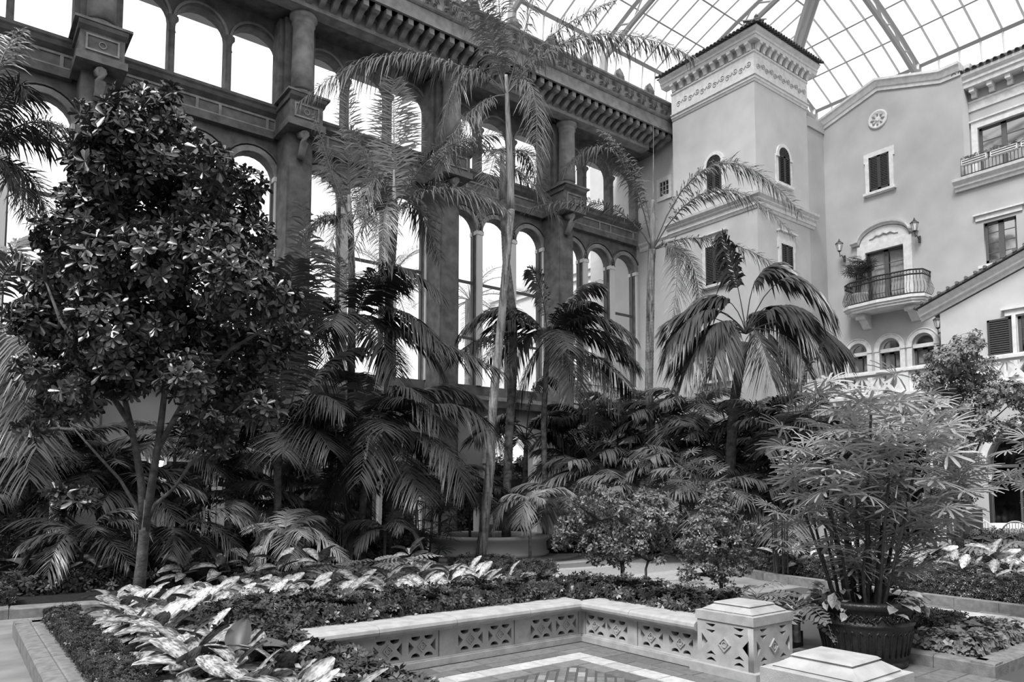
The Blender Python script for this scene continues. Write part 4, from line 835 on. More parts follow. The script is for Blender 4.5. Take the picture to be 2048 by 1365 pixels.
# --- ringed dark stem just behind it
d = 24.5; b = base_at(1012, d)
palm('queen_palm', 'slim dark ringed palm trunk close behind the pale peeling one', b, [at(*p, d) for p in [(1014, 990), (1018, 870), (1025, 766), (1027, 640), (1012, 520), (1006, 400)]], [.17, .15, .15, .15, .14, .13, .12],
     hero(1004, 330, d, [(930, 230, 860, 330, -1), (1060, 240, 1090, 420, 1), (1000, 230, 960, 440, -1.5), (1050, 330, 1120, 440, 0)]), 'queen', 'frond', 'bark', sheath=([at(1006, 400, d), at(1004, 300, d)], [.13, .07]))
# --- palm with upright spear crown before the fourth bay
d = 21.5; b = base_at(776, d)
palm('queen_palm', 'tall palm with a broad upright leaf fan before the arches, dark smooth trunk', b, [at(*p, d) for p in [(776, 1000), (776, 880), (777, 760), (778, 600), (785, 500), (790, 440)]], [.2, .17, .15, .14, .13, .12, .1],
     hero(790, 430, d, [(788, 300, 787, 158, 0, dict(n=130, L=.95, w=.045, droop=.1, fwd=.35, vee=0)), (845, 270, 1000, 268, -1, dict(L=.75, droop=.5)), (865, 330, 1010, 420, -1, dict(L=.8)), (735, 300, 690, 250, 0), (750, 290, 715, 440, -1), (830, 350, 880, 520, 1), (740, 350, 690, 560, -1), (770, 330, 760, 560, -1.5)]), 'queen', 'frond', 'bark_d',
     sheath=([at(790, 440, d), at(789, 400, d), at(788, 340, d)], [.1, .06, .03]))
d = 23; b = base_at(690, d)
palm('queen_palm', 'slender palm nearest the second pier, thin feather leaves held upright', b, [at(*p, d) for p in [(695, 950), (700, 800), (704, 640), (703, 520), (702, 460)]], [.19, .17, .15, .13, .11, .1],
     hero(702, 450, d, [(696, 320, 694, 170, 0, dict(L=.7, droop=.15)), (655, 330, 628, 225, 0), (650, 400, 600, 480, -1), (745, 330, 770, 300, 1), (745, 390, 770, 500, -1), (670, 330, 640, 350, 1), (730, 360, 780, 400, 1), (690, 380, 640, 560, -1)]), 'queen', 'frond', 'bark',
     sheath=([at(702, 460, d), at(698, 390, d)], [.09, .04]))
# --- queen palm before the tower
d = 25.8; b = base_at(1316, d)
palm('queen_palm', 'slender palm before the tower with long arching feathers and a rough pale trunk', b, [at(*p, d) for p in [(1312, 1020), (1304, 900), (1298, 780), (1300, 650), (1302, 540), (1304, 500)]], [.18, .17, .16, .15, .15, .14, .14],
     hero(1305, 500, d, [(1245, 190, 1125, 345, -1.5, dict(n=150, droop=.7)), (1235, 360, 1048, 420, -2, dict(n=120, L=.5)), (1415, 190, 1605, 430, -1, dict(n=160, L=.75)), (1425, 270, 1590, 475, -2.5, dict(n=140, L=.6)), (1430, 420, 1650, 600, -2, dict(n=130, L=.55)), (1375, 440, 1345, 640, -1, dict(n=110, L=.8)), (1400, 460, 1400, 640, 1, dict(L=.6)), (1300, 330, 1200, 260, 1.5)]), 'queen', 'frond', 'bark_l',
     sheath=([at(1304, 500, d), at(1305, 450, d), at(1306, 400, d)], [.13, .11, .05]), spear=(at(1306, 430, d), at(1307, 250, d)))
# --- kentia palms
def kent(label, u, vb, d, stem, cu, cv, L, fm='frond_d', extra=9, el=2.1, rads=None, sc=1.0, grp=None):
    b = base_at(u, d)
    pts = [at(*p, d) for p in stem] + [at(cu, cv + 12, d)]
    fr_ = hero(cu, cv, d, L) + crown_pts(at(cu, cv, d), extra, el * 1.2, 1.3, .3, .4)
    return palm('kentia_palm', label, b, pts, rads or [.12] + [.1] * (len(pts) - 1) + [.08], fr_, 'kentia', fm, 'bark', group=grp, scale=sc)
kent('kentia palm with a dark ringed curving trunk left of the fountain, leaves drooping over it', 725, 1130, 19.6, [(722, 1060), (728, 980), (740, 920)], 745, 870,
     [(800, 690, 880, 850, -1), (930, 730, 1012, 905, -1), (900, 830, 930, 985, -1.5), (850, 720, 960, 800, 1), (690, 760, 600, 900, -1), (640, 830, 560, 960, 0), (720, 700, 690, 760, 1), (800, 880, 840, 990, -1.5), (700, 860, 660, 990, -1), (760, 740, 720, 960, -2)])
kent('kentia palm with a tall crown of drooping combs before the second pier', 700, 1100, 20.5, [(696, 1000), (700, 850), (703, 730)], 705, 660,
     [(740, 450, 880, 585, -1), (800, 560, 885, 700, -1), (850, 620, 900, 780, 0), (640, 530, 600, 680, -1), (620, 600, 560, 740, 0), (730, 560, 800, 780, -1.5), (660, 600, 640, 800, -1), (700, 520, 640, 490, 1), (820, 640, 1000, 740, -1)], rads=None, el=2.2)
kent('kentia palm leaning out behind the big broadleaf tree, stalks spread like a fan', 560, 1100, 18.5, [(556, 1050), (555, 970), (556, 900)], 562, 880,
     [(640, 640, 605, 405, 0, dict(L=.9)), (560, 640, 590, 520, -1), (500, 700, 470, 780, -1), (620, 740, 690, 820, -1), (600, 800, 660, 900, -1.5), (520, 800, 440, 900, 0), (640, 690, 720, 700, 1), (530, 690, 560, 600, -1)], el=1.8)
kent('kentia palm with a bushy crown midway between the fountain and the tower', 1090, 1060, 24.8, [(1090, 960), (1087, 850), (1092, 740)], 1096, 680,
     [(990, 570, 922, 665, -1), (980, 640, 910, 715, -2), (1085, 560, 1062, 540, 0), (1140, 560, 1200, 570, 0), (1180, 590, 1268, 672, -1), (1200, 640, 1278, 735, 0), (1190, 690, 1240, 815, -1.5), (1150, 710, 1195, 860, -1), (1060, 620, 1010, 760, -1), (1130, 640, 1150, 800, -2), (1110, 600, 1160, 640, 1), (1200, 700, 1262, 780, 1), (1060, 700, 1030, 820, 0)], 'frond_d', 8, 2.4)
kent('kentia palm half hidden low between the ringed trunk and the arched door', 1050, 1060, 26.5, [(1050, 960)], 1052, 880,
     [(1010, 780, 950, 880, -1), (1090, 790, 1150, 900, -1), (1060, 740, 1100, 760, 0), (1110, 830, 1170, 960, 0)], 'frond_d', 6, 2.0)
# --- broad drooping palm before the tower corner
d = 21.5; b = base_at(1450, d)
sp_ = [(1415, 560, 1338, 690, -1), (1425, 610, 1372, 745, -1.5), (1465, 560, 1385, 610, 0), (1400, 610, 1345, 640, .5), (1500, 510, 1560, 545, 0), (1560, 480, 1660, 610, -1), (1570, 560, 1655, 720, -1.5), (1580, 620, 1640, 800, -2), (1545, 620, 1590, 780, -1), (1510, 620, 1545, 760, -2), (1450, 620, 1425, 740, -2), (1475, 550, 1445, 470, 0), (1540, 560, 1600, 660, 1), (1600, 600, 1685, 700, .5)]
palm('fountain_palm', 'stout dark palm with broad drooping pleated leaves before the tower corner', b, [at(*p, d) for p in [(1462, 900), (1468, 810), (1480, 730), (1488, 685)]], [.17, .16, .15, .16, .14], hero(1492, 668, d, sp_) + crown_pts(at(1492, 668, d), 7, 2.3, 1.2, .3, .5), 'livis', 'frond_d', 'bark_d')
# --- off-frame palm on the left whose leaves hang into view
d = 15; b = base_at(-60, d)
palm('queen_palm', 'palm at the edge of the view whose feathers hang across the first bay', b, [at(*p, d) for p in [(-60, 900), (-50, 600), (-45, 340)]], [.16, .15, .14, .12], hero(-45, 320, d, [(30, 120, 55, 190, 0), (60, 190, 165, 280, 0, dict(L=.5)), (40, 230, 150, 300, 1), (20, 300, 60, 440, 0), (-10, 100, 40, 60, 1), (50, 300, 90, 420, 1)]), 'queen', 'frond_d', 'bark_l')
d = 15.5; b = base_at(-50, d)
palm('kentia_palm', 'large kentia at the edge of the view beside the broadleaf tree', b, [at(*p, d) for p in [(-50, 900), (-45, 700)]], [.13, .12, .1], hero(-45, 680, d, [(30, 430, 92, 560, 0), (60, 540, 100, 680, 0), (40, 600, 85, 770, -1), (40, 690, 75, 900, -1), (20, 760, 60, 960, -1), (0, 480, 60, 470, 1), (70, 520, 130, 640, 1), (30, 560, 60, 860, -1)]), 'kentia', 'frond', 'bark')
# --- low feathery palms in the beds
def low(label, u, v, d, L, fm='frond', n=6, el=1.2, sc=1., grp=None, e0=1.25, e1=.15):
    C = at(u, v, d); b = base_at(u, d); C0 = np.array([b[0], b[1], min(C[2], .5)])
    fr_ = hero(u, v, d, L) + crown_pts(C, n, el, e0, e1, .45)
    stem = [C] if C[2] > .6 else None
    return palm('low_palm', label, b, stem, [.05, .04], fr_, 'low', fm, 'bark_d', group=grp, scale=sc)
low('low palm arching over dark leaves across the path from the broadleaf tree', 165, 1085, 14.8, [(60, 980, -15, 1100, 0), (120, 1040, 95, 1150, -1), (190, 1030, 260, 1130, -1), (80, 1060, 50, 1130, -.5), (250, 1010, 300, 1060, 0)], 'frond_d', 7, 1.3)
low('low palm with long arching combs just behind the slim trunk', 330, 1090, 15.5, [(410, 990, 480, 1110, -.5), (430, 960, 525, 1062, 0), (350, 1010, 345, 1110, -1), (300, 1040, 255, 1110, 0)], 'frond_d', 7, 1.3)
low('low palm with pale spread leaf fingers before the round planter', 575, 1075, 17.5, [(540, 1030, 515, 1125, -.5), (570, 1040, 585, 1130, -1), (620, 1020, 680, 1110, 0), (640, 1050, 690, 1120, -.5), (560, 1010, 600, 1020, 1)], 'frond_l', 4, 1.1, e1=.6)
low('low palm with pale feathery leaves bending over the fountain rim', 1060, 1010, 21.5, [(1000, 975, 985, 1062, -.5), (1050, 980, 1040, 1055, -.6), (1110, 955, 1145, 990, 0)], 'frond_l', 4, .8, e1=.9)
low('small palm leaning out beside the dark ringed kentia trunk', 770, 1060, 19.0, [(800, 1010, 842, 1085, 0), (740, 1020, 700, 1070, 0)], 'frond', 5, 1.0)
for i, (u, v, d) in enumerate([(60, 1000, 17), (200, 960, 17), (420, 960, 20), (480, 1010, 19), (650, 980, 21), (350, 900, 18.3), (60, 880, 17), (880, 980, 24), (940, 1000, 24.5), (500, 920, 20), (130, 920, 17.5), (260, 1000, 17), (620, 1040, 20), (820, 960, 22.5)]):
    low(['feather palm under the left flank of the broadleaf tree', 'feather palm seen between the broadleaf tree trunk and its left limb', 'feather palm behind the right limb of the broadleaf tree', 'feather palm just left of the fan-stalked kentia, near the dark bed', 'feather palm between the second pier foot and the curving kentia trunk',
        'feather palm high behind the broadleaf tree fork', 'feather palm crown below the big edge kentia', 'feather palm behind the dark fan palm clump', 'feather palm between the pale peeling trunk and the dark fan palm clump', 'feather palm showing above the round planter', 'feather palm beside the broadleaf tree low side spray',
        'feather palm right behind the broadleaf tree trunk foot', 'feather palm just above the pale spread leaf fingers', 'feather palm between the dark smooth trunk and the curving kentia'][i], u, v, d, [], 'frond_d' if i % 3 else 'frond', 11, 1.8, 1.25, grp='understorey palms before the podium doors')
for i, (u, v, d) in enumerate([(1180, 860, 26.5), (1235, 830, 27.5), (1330, 850, 26), (1385, 830, 25.5), (1430, 900, 24), (1260, 930, 25), (1200, 960, 24.5), (1360, 940, 24), (1520, 850, 24), (1560, 930, 22.5), (1480, 960, 23), (1160, 940, 26), (1610, 880, 22), (1310, 900, 26.5), (1420, 1000, 21.5), (1590, 1010, 21), (1660, 960, 21), (1130, 1010, 23.5), (1280, 1000, 23), (1540, 1030, 21)]):
    low(['bushy palm at the top left of the tower thicket', 'bushy palm topping the thicket under the last arched window', 'bushy palm topping the thicket right of the slender rough trunk', 'bushy palm topping the thicket between the rough trunk and stout palm', 'bushy palm just left of the stout palm trunk', 'bushy palm in the thicket between ringed kentia stem and rough trunk, upper', 'bushy palm by the small lit lantern',
        'bushy palm right of the rough trunk, halfway down the thicket', 'bushy palm just right of the stout palm trunk', 'bushy palm between the stout trunk and the potted palm', 'bushy palm at the foot of the stout palm trunk', 'bushy palm right of the arched podium door', 'bushy palm touching the upper edge of the potted palm leaves',
        'bushy palm directly behind the rough pale trunk', 'bushy palm above the densest small tree', 'bushy palm low between the stout palm and the potted canes', 'bushy palm just behind the potted palm canopy', 'bushy palm above the small tree nearest the fountain', 'bushy palm above the middle small tree', 'bushy palm low right of the densest small tree'][i], u, v, d, [], 'frond' if i % 4 else 'frond_d', 13, 2.1, 1.5, grp='palm thicket at the tower foot')
low('dark upright comb leaf rising from the thicket beside the tower corner', 1560, 880, 20, [(1590, 760, 1640, 690, 0, dict(L=.75, n=50, w=.05)), (1620, 800, 1690, 760, 0), (1520, 800, 1460, 800, 0), (1600, 860, 1680, 850, 0)], 'frond_d', 6, 1.6, 1.3)
# --- outdoor palms seen through the glass
for i, (x, y, z, L) in enumerate([(16.5, 31, 12.2, 3.6), (-1.2, 31, 13.2, 3.6), (22.5, 33, 12.6, 3.5)]):
    palm('date_palm', ['feathery palm outdoors behind the fourth bay glass', 'feathery palm outdoors behind the first bay glass', 'feathery palm outdoors behind the last bay glass'][i], (x, y, -.3), [np.array([x, y, z])], [.35, .3], crown_pts((x, y, z), 18, L, 1.2, -.5, .3), 'out', 'outleaf', 'bark_l')
# ---------------------------------------------------------------- broad leaves
def leaf_tpl(k='obovate', fold=.12):
    if k == 'obovate': P = [(0, 0, 0), (.38, -.13, .04), (.38, .13, .04), (.78, -.19, .05), (.78, .19, .05), (1, 0, -.02), (.4, 0, 0), (.8, 0, 0)]; F = [(0, 1, 6), (0, 6, 2), (1, 3, 7), (1, 7, 6), (6, 7, 4), (6, 4, 2), (3, 5, 7), (7, 5, 4)]
    elif k == 'oval': P = [(0, 0, 0), (.5, -.24, .06), (.5, .24, .06), (1, 0, -.06), (.5, 0, 0)]; F = [(0, 1, 4), (0, 4, 2), (1, 3, 4), (4, 3, 2)]
    return np.array(P, float), np.array(F)
def rots(dirs, roll=None):
    d = dirs / (np.linalg.norm(dirs, axis=1)[:, None] + 1e-9); up = np.tile(ZZ, (len(d), 1)) + RNG.normal(0, .25, d.shape); y = np.cross(up, d); y /= np.linalg.norm(y, axis=1)[:, None] + 1e-9; z = np.cross(d, y)
    return np.stack([d, y, z], 2)
def scatter(tpl, P, D, sc):
    V, F = tpl; R = rots(D); W = np.einsum('nij,kj->nki', R, V) * sc[:, None, None] + P[:, None, :]
    k = len(V); return W.reshape(-1, 3), (F[None] + (np.arange(len(P)) * k)[:, None, None]).reshape(-1, 3)
def whorl_tpl(n=8, L=1., kind='obovate', tilt=.35, jit=.25):
    a = np.arange(n) * 2.399; e = tilt + RNG.normal(0, jit, n); D = np.stack([np.cos(a) * np.cos(e), np.sin(a) * np.cos(e), np.sin(e)], 1)
    return scatter(leaf_tpl(kind), D * .05, D, L * RNG.uniform(.75, 1.1, n))
def orient(v, F, P, N, sc):
    """place whorls so that local z follows N"""
    n = N / np.linalg.norm(N, axis=1)[:, None]; a = RNG.uniform(0, 2 * pi, len(P)); r = np.stack([np.cos(a), np.sin(a), np.zeros(len(P))], 1); x = r - (r * n).sum(1)[:, None] * n; x /= np.linalg.norm(x, axis=1)[:, None]; y = np.cross(n, x)
    R = np.stack([x, y, n], 2); W = np.einsum('nij,kj->nki', R, v) * sc[:, None, None] + P[:, None, :]
    return W.reshape(-1, 3), (F[None] + (np.arange(len(P)) * len(v))[:, None, None]).reshape(-1, 3), R
def blob_points(blobs, d0, dens):
    """blobs (u, v, radius px, depth offset) -> points through ellipsoids and outward normals"""
    P, N = [], []
    for bl in blobs:
        u, v, r = bl[:3]; dd = bl[3] if len(bl) > 3 else 0; C = at(u, v, d0 + dd); R = r / FPX * (d0 + dd); n = max(6, int(dens * R ** 2))
        q = RNG.normal(0, 1, (n, 3)); q /= np.linalg.norm(q, axis=1)[:, None]; rad = R * RNG.uniform(.12, 1, n) ** .45
        P.append(C + q * rad[:, None] * np.array([1, 1, .92])); N.append(q + np.array([0, 0, .55]))
    return np.concatenate(P), np.concatenate(N)
def branch_net(base, forks, targets, parent, org, m_, r0=.11):
    """trunk, forks and twigs; every limb a tapered tube, all part of one stem"""
    M = MB()
    for pts, rads in forks: M.tube([p - org for p in pts], rads, 8)
    nodes = [p for pts, r in forks for p in pts[1:]]
    for t in targets:
        nd = min(nodes, key=lambda q: np.linalg.norm(q - t) + max(0, q[2] - t[2]) * 2); mid = (nd + t) / 2 + np.array([0, 0, -.08 * np.linalg.norm(t - nd)]) + RNG.normal(0, .06, 3)
        M.tube([nd - org, mid - org, t - org], [.035, .022, .008], 5); nodes.append(mid)
    return M.obj('trunk', m_, parent, True)
# --- the large broadleaf tree
d = 11.4; b = base_at(280, d, .2)
TB = [(275, 225, 60), (240, 260, 60), (330, 240, 45), (215, 330, 70), (300, 330, 75), (370, 330, 45), (420, 330, 45), (455, 400, 60), (390, 400, 70), (500, 370, 30), (160, 400, 45), (120, 470, 50), (200, 440, 70), (290, 430, 80), (500, 470, 50), (420, 490, 80), (330, 520, 90), (210, 540, 90), (110, 560, 55), (470, 570, 80), (560, 600, 45), (590, 660, 35), (120, 660, 70),
      (220, 660, 90), (340, 640, 90), (450, 670, 75), (530, 700, 45), (80, 740, 45), (60, 640, 40), (160, 770, 60), (260, 740, 60), (380, 760, 60), (470, 780, 60), (530, 820, 35), (410, 840, 45), (100, 830, 40), (440, 880, 35), (60, 860, 25), (335, 190, 22), (160, 220, 18), (520, 520, 30), (385, 285, 20)]
TB = [(u, v, r, random.uniform(-1.0, 1.1)) for u, v, r in TB]
t1 = empty('broadleaf_tree', tuple(b), 'large dark broadleaf tree with glossy leaf rosettes and a slim forked trunk', 'tree'); org = np.array(b)
A = lambda *p, dd=0: at(p[0], p[1], d + dd)
fk = [([b, A(283, 1130), A(288, 1070), A(294, 1000)], [.105, .085, .078, .05]), ([A(288, 1060), A(283, 970), A(272, 900), A(250, 800), A(230, 650), A(235, 450), A(270, 260)], [.07, .058, .052, .042, .035, .028, .015]), ([A(289, 1065), A(305, 960), A(318, 880), A(330, 780), A(350, 600), A(400, 420), A(420, 330)], [.07, .06, .054, .042, .035, .022, .012]),
      ([A(290, 1060), A(270, 1010), A(240, 960), A(190, 905), A(150, 860)], [.035, .03, .025, .02, .012]), ([A(292, 1050), A(310, 1010), A(350, 975), A(380, 930), A(440, 850), A(520, 780)], [.035, .03, .025, .025, .02, .012]), ([A(315, 900), A(370, 800), A(460, 700), A(560, 640)], [.05, .04, .03, .015]), ([A(262, 850), A(190, 740), A(120, 640), A(90, 560)], [.05, .04, .03, .012])]
branch_net(b, fk, [at(u, v, d + dd) for u, v, r, dd in TB], t1, org, 'bark_d')
P, N = blob_points(TB, d, 450); wt = [whorl_tpl(8) for _ in range(3)]
nearf = np.argsort(((P - EO) @ FW) + RNG.uniform(0, 1.2, len(P)))[:290]; mask = np.zeros(len(P), bool); mask[nearf] = True
wm = []
for v_, f_ in wt: me = npmesh('leaf_rosette', v_, f_); me.materials.append(MT['leaf_t']); wm.append(me)
def place_whorls(idx, P, N, meshes, parent, org, size, name='leaf_rosette'):
    for i in idx:
        n = Vector(N[i]).normalized(); q = n.to_track_quat('Z', 'Y'); o = link(name, meshes[i % len(meshes)], None, parent); o.rotation_mode = 'QUATERNION'; o.rotation_quaternion = q; o.location = Vector(P[i] - org); s = size * random.uniform(.8, 1.15); o.scale = (s, s, s)
place_whorls(np.where(mask)[0], P, N, wm, t1, org, .15)
Vs, Fs, off_ = [], [], 0
rest = np.where(~mask)[0]
for k in range(3):
    ii = rest[k::3]; V, F, _ = orient(wt[k][0], wt[k][1], P[ii] - org, N[ii], .175 * RNG.uniform(.8, 1.15, len(ii))); Vs.append(V); Fs.append(F + off_); off_ += len(V)
link('foliage', npmesh('foliage', np.concatenate(Vs), np.concatenate(Fs)), 'leaf_t', t1, kind='stuff')
sp2 = [(130, 990, 20), (160, 1000, 16), (175, 985, 16), (110, 985, 14), (150, 975, 14)]
P2, N2 = blob_points([(u, v, r, -.3) for u, v, r in sp2], d, 150); place_whorls(range(min(24, len(P2))), P2, N2 * np.array([1, 1, .4]) + np.array([0, 0, .5]), wm, t1, org, .18)
# --- generic small-leaved tree or shrub
def shrub(name, label, cat, base, d, stems, blobs, dens, size, m_, bark='bark_d', kind='oval', nl=6, parts=60, group=None):
    org = np.array(base, float); t = empty(name, tuple(org), label, cat, group); bl = [(u, v, r, random.uniform(-.5, .5) * r / 60) for u, v, r in blobs]
    branch_net(base, [([org] + [at(u, v, d) for u, v in s], [r0] + [r0 * (1 - .75 * (i + 1) / len(s)) for i in range(len(s))]) for s, r0 in stems], [at(u, v, d + dd) for u, v, r, dd in bl], t, org, bark)
    P, N = blob_points(bl, d, dens); tp = [whorl_tpl(nl, kind=kind, tilt=.3, jit=.5) for _ in range(2)]; ms = []
    for v_, f_ in tp: me = npmesh('leaf_spray', v_, f_); me.materials.append(MT[m_]); ms.append(me)
    order = np.argsort(((P - EO) @ FW) + RNG.uniform(0, .5, len(P))); place_whorls(order[:parts], P, N, ms, t, org, size, 'leaf_spray')
    r_ = order[parts:]; V, F, _ = orient(tp[0][0], tp[0][1], P[r_] - org, N[r_], size * RNG.uniform(.7, 1.2, len(r_))); link('foliage', npmesh('foliage', V, F), m_, t, kind='stuff'); return t
d = 17.5; b = base_at(1915, d); b[2] = .1
shrub('small_tree', 'airy small-leaved tree before the terrace parapet, stems behind the potted palm', 'tree', b, d, [([(1912, 1000), (1905, 900), (1900, 760)], .06), ([(1925, 1000), (1935, 880), (1950, 700)], .05), ([(1930, 960), (1975, 850), (2030, 800)], .04), ([(1900, 960), (1870, 850), (1850, 760)], .04)],
      [(1890, 720, 38), (1930, 700, 36), (1955, 740, 42), (1905, 770, 42), (1860, 760, 34), (1975, 790, 40), (1940, 810, 42), (2020, 780, 34), (2050, 800, 30), (1890, 830, 36), (1950, 860, 40), (1990, 860, 30), (1900, 900, 44), (1940, 930, 36), (1880, 960, 36), (1920, 985, 34), (1850, 800, 20), (1950, 670, 12), (1952, 690, 16), (2035, 850, 24), (1865, 1000, 26), (1905, 730, 30)], 900, .1, 'leaf_m', parts=140)
b = base_at(1243, 12.2, .2)
shrub('shrub', 'airy small tree nearest the fountain among three before the plaza', 'shrub', b, dep(b), [([(1243, 1130), (1230, 1090), (1200, 1040)], .025), ([(1247, 1120), (1258, 1080), (1240, 1000)], .025)], [(1160, 1015, 28), (1190, 1000, 30), (1150, 1050, 34), (1195, 1050, 38), (1130, 1070, 22), (1240, 1030, 32), (1180, 1085, 36), (1225, 1090, 34), (1120, 1085, 18), (1240, 1120, 22), (1195, 1110, 22)], 1150, .075, 'leaf_m', parts=90)
b = base_at(1291, 11.3, .2)
shrub('shrub', 'middle one of three small trees before the plaza, its thin stem bare at the foot', 'shrub', b, dep(b), [([(1291, 1140), (1296, 1120), (1280, 1060)], .02), ([(1292, 1138), (1310, 1090), (1330, 1030)], .02)], [(1225, 1000, 24), (1250, 1020, 28), (1285, 1000, 24), (1260, 1060, 34), (1300, 1040, 32), (1320, 1000, 24), (1340, 1040, 28), (1330, 1080, 32), (1290, 1090, 30), (1250, 1100, 24), (1360, 1100, 22), (1320, 1120, 14)], 1300, .07, 'leaf_m', parts=90)
b = base_at(1440, 10.6, .2)
shrub('shrub', 'densest of three small trees before the plaza, beside the pierced pedestal', 'shrub', b, dep(b), [([(1440, 1160), (1430, 1090), (1420, 1030)], .02), ([(1444, 1160), (1460, 1090), (1450, 1010)], .02)], [(1430, 1000, 26), (1455, 990, 18), (1410, 1040, 32), (1450, 1040, 32), (1385, 1080, 30), (1430, 1090, 36), (1475, 1085, 28), (1500, 1060, 20), (1395, 1130, 32), (1445, 1140, 36), (1490, 1130, 26), (1370, 1150, 18)], 1600, .06, 'leaf_m', parts=90)
# ---------------------------------------------------------------- fan palms
def fan_mesh(ns=9, L=.34, w=.036, spread=2.3, cup=.15, pet=.3, droop=.25):
    M = MB(); M.tube([(0, 0, 0), (pet * .6, 0, .05), (pet, 0, .0)], [.006, .005, .004], 3)
    for i in range(ns):
        a = -spread + 2 * spread * i / (ns - 1) + random.uniform(-.06, .06); l = L * (1 - .22 * abs(a) / spread) * random.uniform(.9, 1.08); dv = (cos(a), sin(a)); nv = (-dv[1], dv[0]); k = len(M.v)
        for t, wk in ((.04, .25), (.4, .9), (.8, 1.), (1., .55)):
            z = cup * l * t - droop * l * t * t
            for s in (-1, 0, 1): M.v.append((pet + dv[0] * l * t + nv[0] * w * wk / 2 * s, dv[1] * l * t + nv[1] * w * wk / 2 * s, z + (abs(s) * .006)))
        for r in range(3):
            for s in (0, 1): M.f.append((k + r * 3 + s, k + r * 3 + s + 1, k + r * 3 + 4 + s, k + r * 3 + 3 + s))
    me = M.mesh('fan_leaf'); return me
def rhapis(name, label, base, canes, leaves, m_, size=1.0, cat='palm', group=None):
    org = np.array(base, float); t = empty(name, tuple(org), label, cat, group); ms = [fan_mesh(random.choice([9, 10, 11, 12]), w=.034) for _ in range(4)]
    for me in ms: me.materials.append(MT[m_])
    tops = []
    for p0, p1 in canes: MB().tube([np.array(p0) - org, (np.array(p0) * .5 + np.array(p1) * .5) - org + RNG.normal(0, .02, 3), np.array(p1) - org], [.022, .018, .014], 6).obj('cane', 'cane', t); tops.append((np.array(p0), np.array(p1)))
    for i, P in enumerate(leaves):
        a, q = min(tops, key=lambda c: np.linalg.norm((c[0] * .3 + c[1] * .7)[:2] - P[:2])); s = min(1, max(.25, (P[2] - a[2]) / (q[2] - a[2] + 1e-6) - .12)); J = a + (q - a) * s
        dv = P - J; hl = math.hypot(dv[0], dv[1]); az = atan2(dv[1], dv[0]) if hl > .05 else random.uniform(0, 6.28)
        o = link('fan_leaf', ms[i % 4], None, t); st = P - .3 * size * np.array([cos(az), sin(az), .3]); o.location = Vector(st - org); o.rotation_euler = (random.uniform(-.5, .5), random.uniform(-.55, .35) - .1, az + random.uniform(-.4, .4)); s_ = size * random.uniform(.8, 1.15); o.scale = (s_, s_, s_)
    return t
pc_ = np.array([9.05, 4.62, .7])
lv = []
for u, v, r, n in [(1680, 830, 60, 11), (1760, 820, 60, 12), (1840, 830, 60, 11), (1620, 890, 60, 11), (1700, 900, 60, 12), (1790, 890, 70, 14), (1880, 900, 60, 11), (1610, 950, 45, 8), (1930, 960, 35, 5), (1680, 970, 50, 8), (1760, 970, 60, 9), (1850, 980, 60, 10), (1720, 1060, 60, 8), (1800, 1070, 70, 8), (1880, 1040, 45, 6), (1740, 1120, 40, 4), (1660, 1030, 30, 3), (1700, 1100, 50, 6), (1790, 1130, 50, 6), (1740, 1000, 60, 10), (1900, 990, 40, 6)]:
    for k in range(int(n * 1.8)): a = random.uniform(0, 6.28); q = r * sqrt(random.random()); lv.append(at(u + q * cos(a), v + q * sin(a), 9.15 + random.uniform(-1.0, 1.0) * (1 if v < 1000 else .5)))
cn_ = []
for i in range(24):
    a = random.uniform(0, 6.28); r = .4 * sqrt(random.random()); top = random.uniform(1.3, 3.0); lean = .5 if i % 2 else .9
    cn_.append((pc_ + np.array([r * cos(a), r * sin(a), 0]), np.array([pc_[0] + (r + .45 * (top - .7) * lean * r / .4 + .02) * cos(a), pc_[1] + (r + .45 * (top - .7) * lean * r / .4 + .02) * sin(a), top])))
rhapis('lady_palm', 'pale fan-leaved lady palm on dark canes, growing in the big bronze pot', pc_, cn_, lv, 'leaf_fan')
def mini_rhapis(label, u, v, d, rpx, n, m_, size, zlow=.2, grp=None, name='fan_palm_clump', hgt=None):
    C = at(u, v, d); b = np.array([C[0], C[1], zlow]); R = rpx / FPX * d; lv = []
    for k in range(n): q = RNG.normal(0, 1, 3); q /= np.linalg.norm(q); lv.append(C + q * R * random.uniform(.35, 1) ** .5)
    cn = [(b + np.array([.15 * cos(k), .15 * sin(k), 0]), C + np.array([.3 * R * cos(k), .3 * R * sin(k), R * .4])) for k in range(6)]
    return rhapis(name, label, b, cn, lv, m_, size)
mini_rhapis('fan palm clump at the very edge of the view before the cafe, pale pointed fingers', 2085, 920, 11, 95, 34, 'leaf_fan', .95)
mini_rhapis('dark fan palm clump between the ringed trunks and the fountain basin', 850, 1035, 20.5, 65, 60, 'leaf_d', 1.1)
mini_rhapis('dim fan palm behind the densest small tree, starry leaves', 1400, 960, 20.5, 55, 30, 'leaf_fan', 1.1)
mini_rhapis('dim fan palm above the pale plants beyond the walk', 1560, 1050, 17, 50, 26, 'leaf_m', .95)
C = (30.45, 15.3)
bp_ = empty('balcony_pot', (30.5, 15.3, 9.9), 'striped pale pot standing on the balcony slab under a dark fan palm', 'pot'); MB().lathe([(.18, 0), (.26, .2), (.3, .42), (.34, .5), (.34, .56), (.28, .56), (.26, .45)], n=20).obj('body', 'cast', bp_, True)
lv = [np.array([30.45, 15.25, 11.55]) + (lambda q: q / np.linalg.norm(q) * np.array([.4, .62, .6]) * random.uniform(.5, 1))(RNG.normal(0, 1, 3)) for _ in range(60)]
rhapis('balcony_palm', 'dark bushy fan palm in the striped pot on the balcony', (30.5, 15.3, 10.4), [((30.5, 15.3 + .05 * k, 10.42), (30.45, 15.1 + .08 * k, 11.6)) for k in range(5)], lv, 'leaf_d', .95)

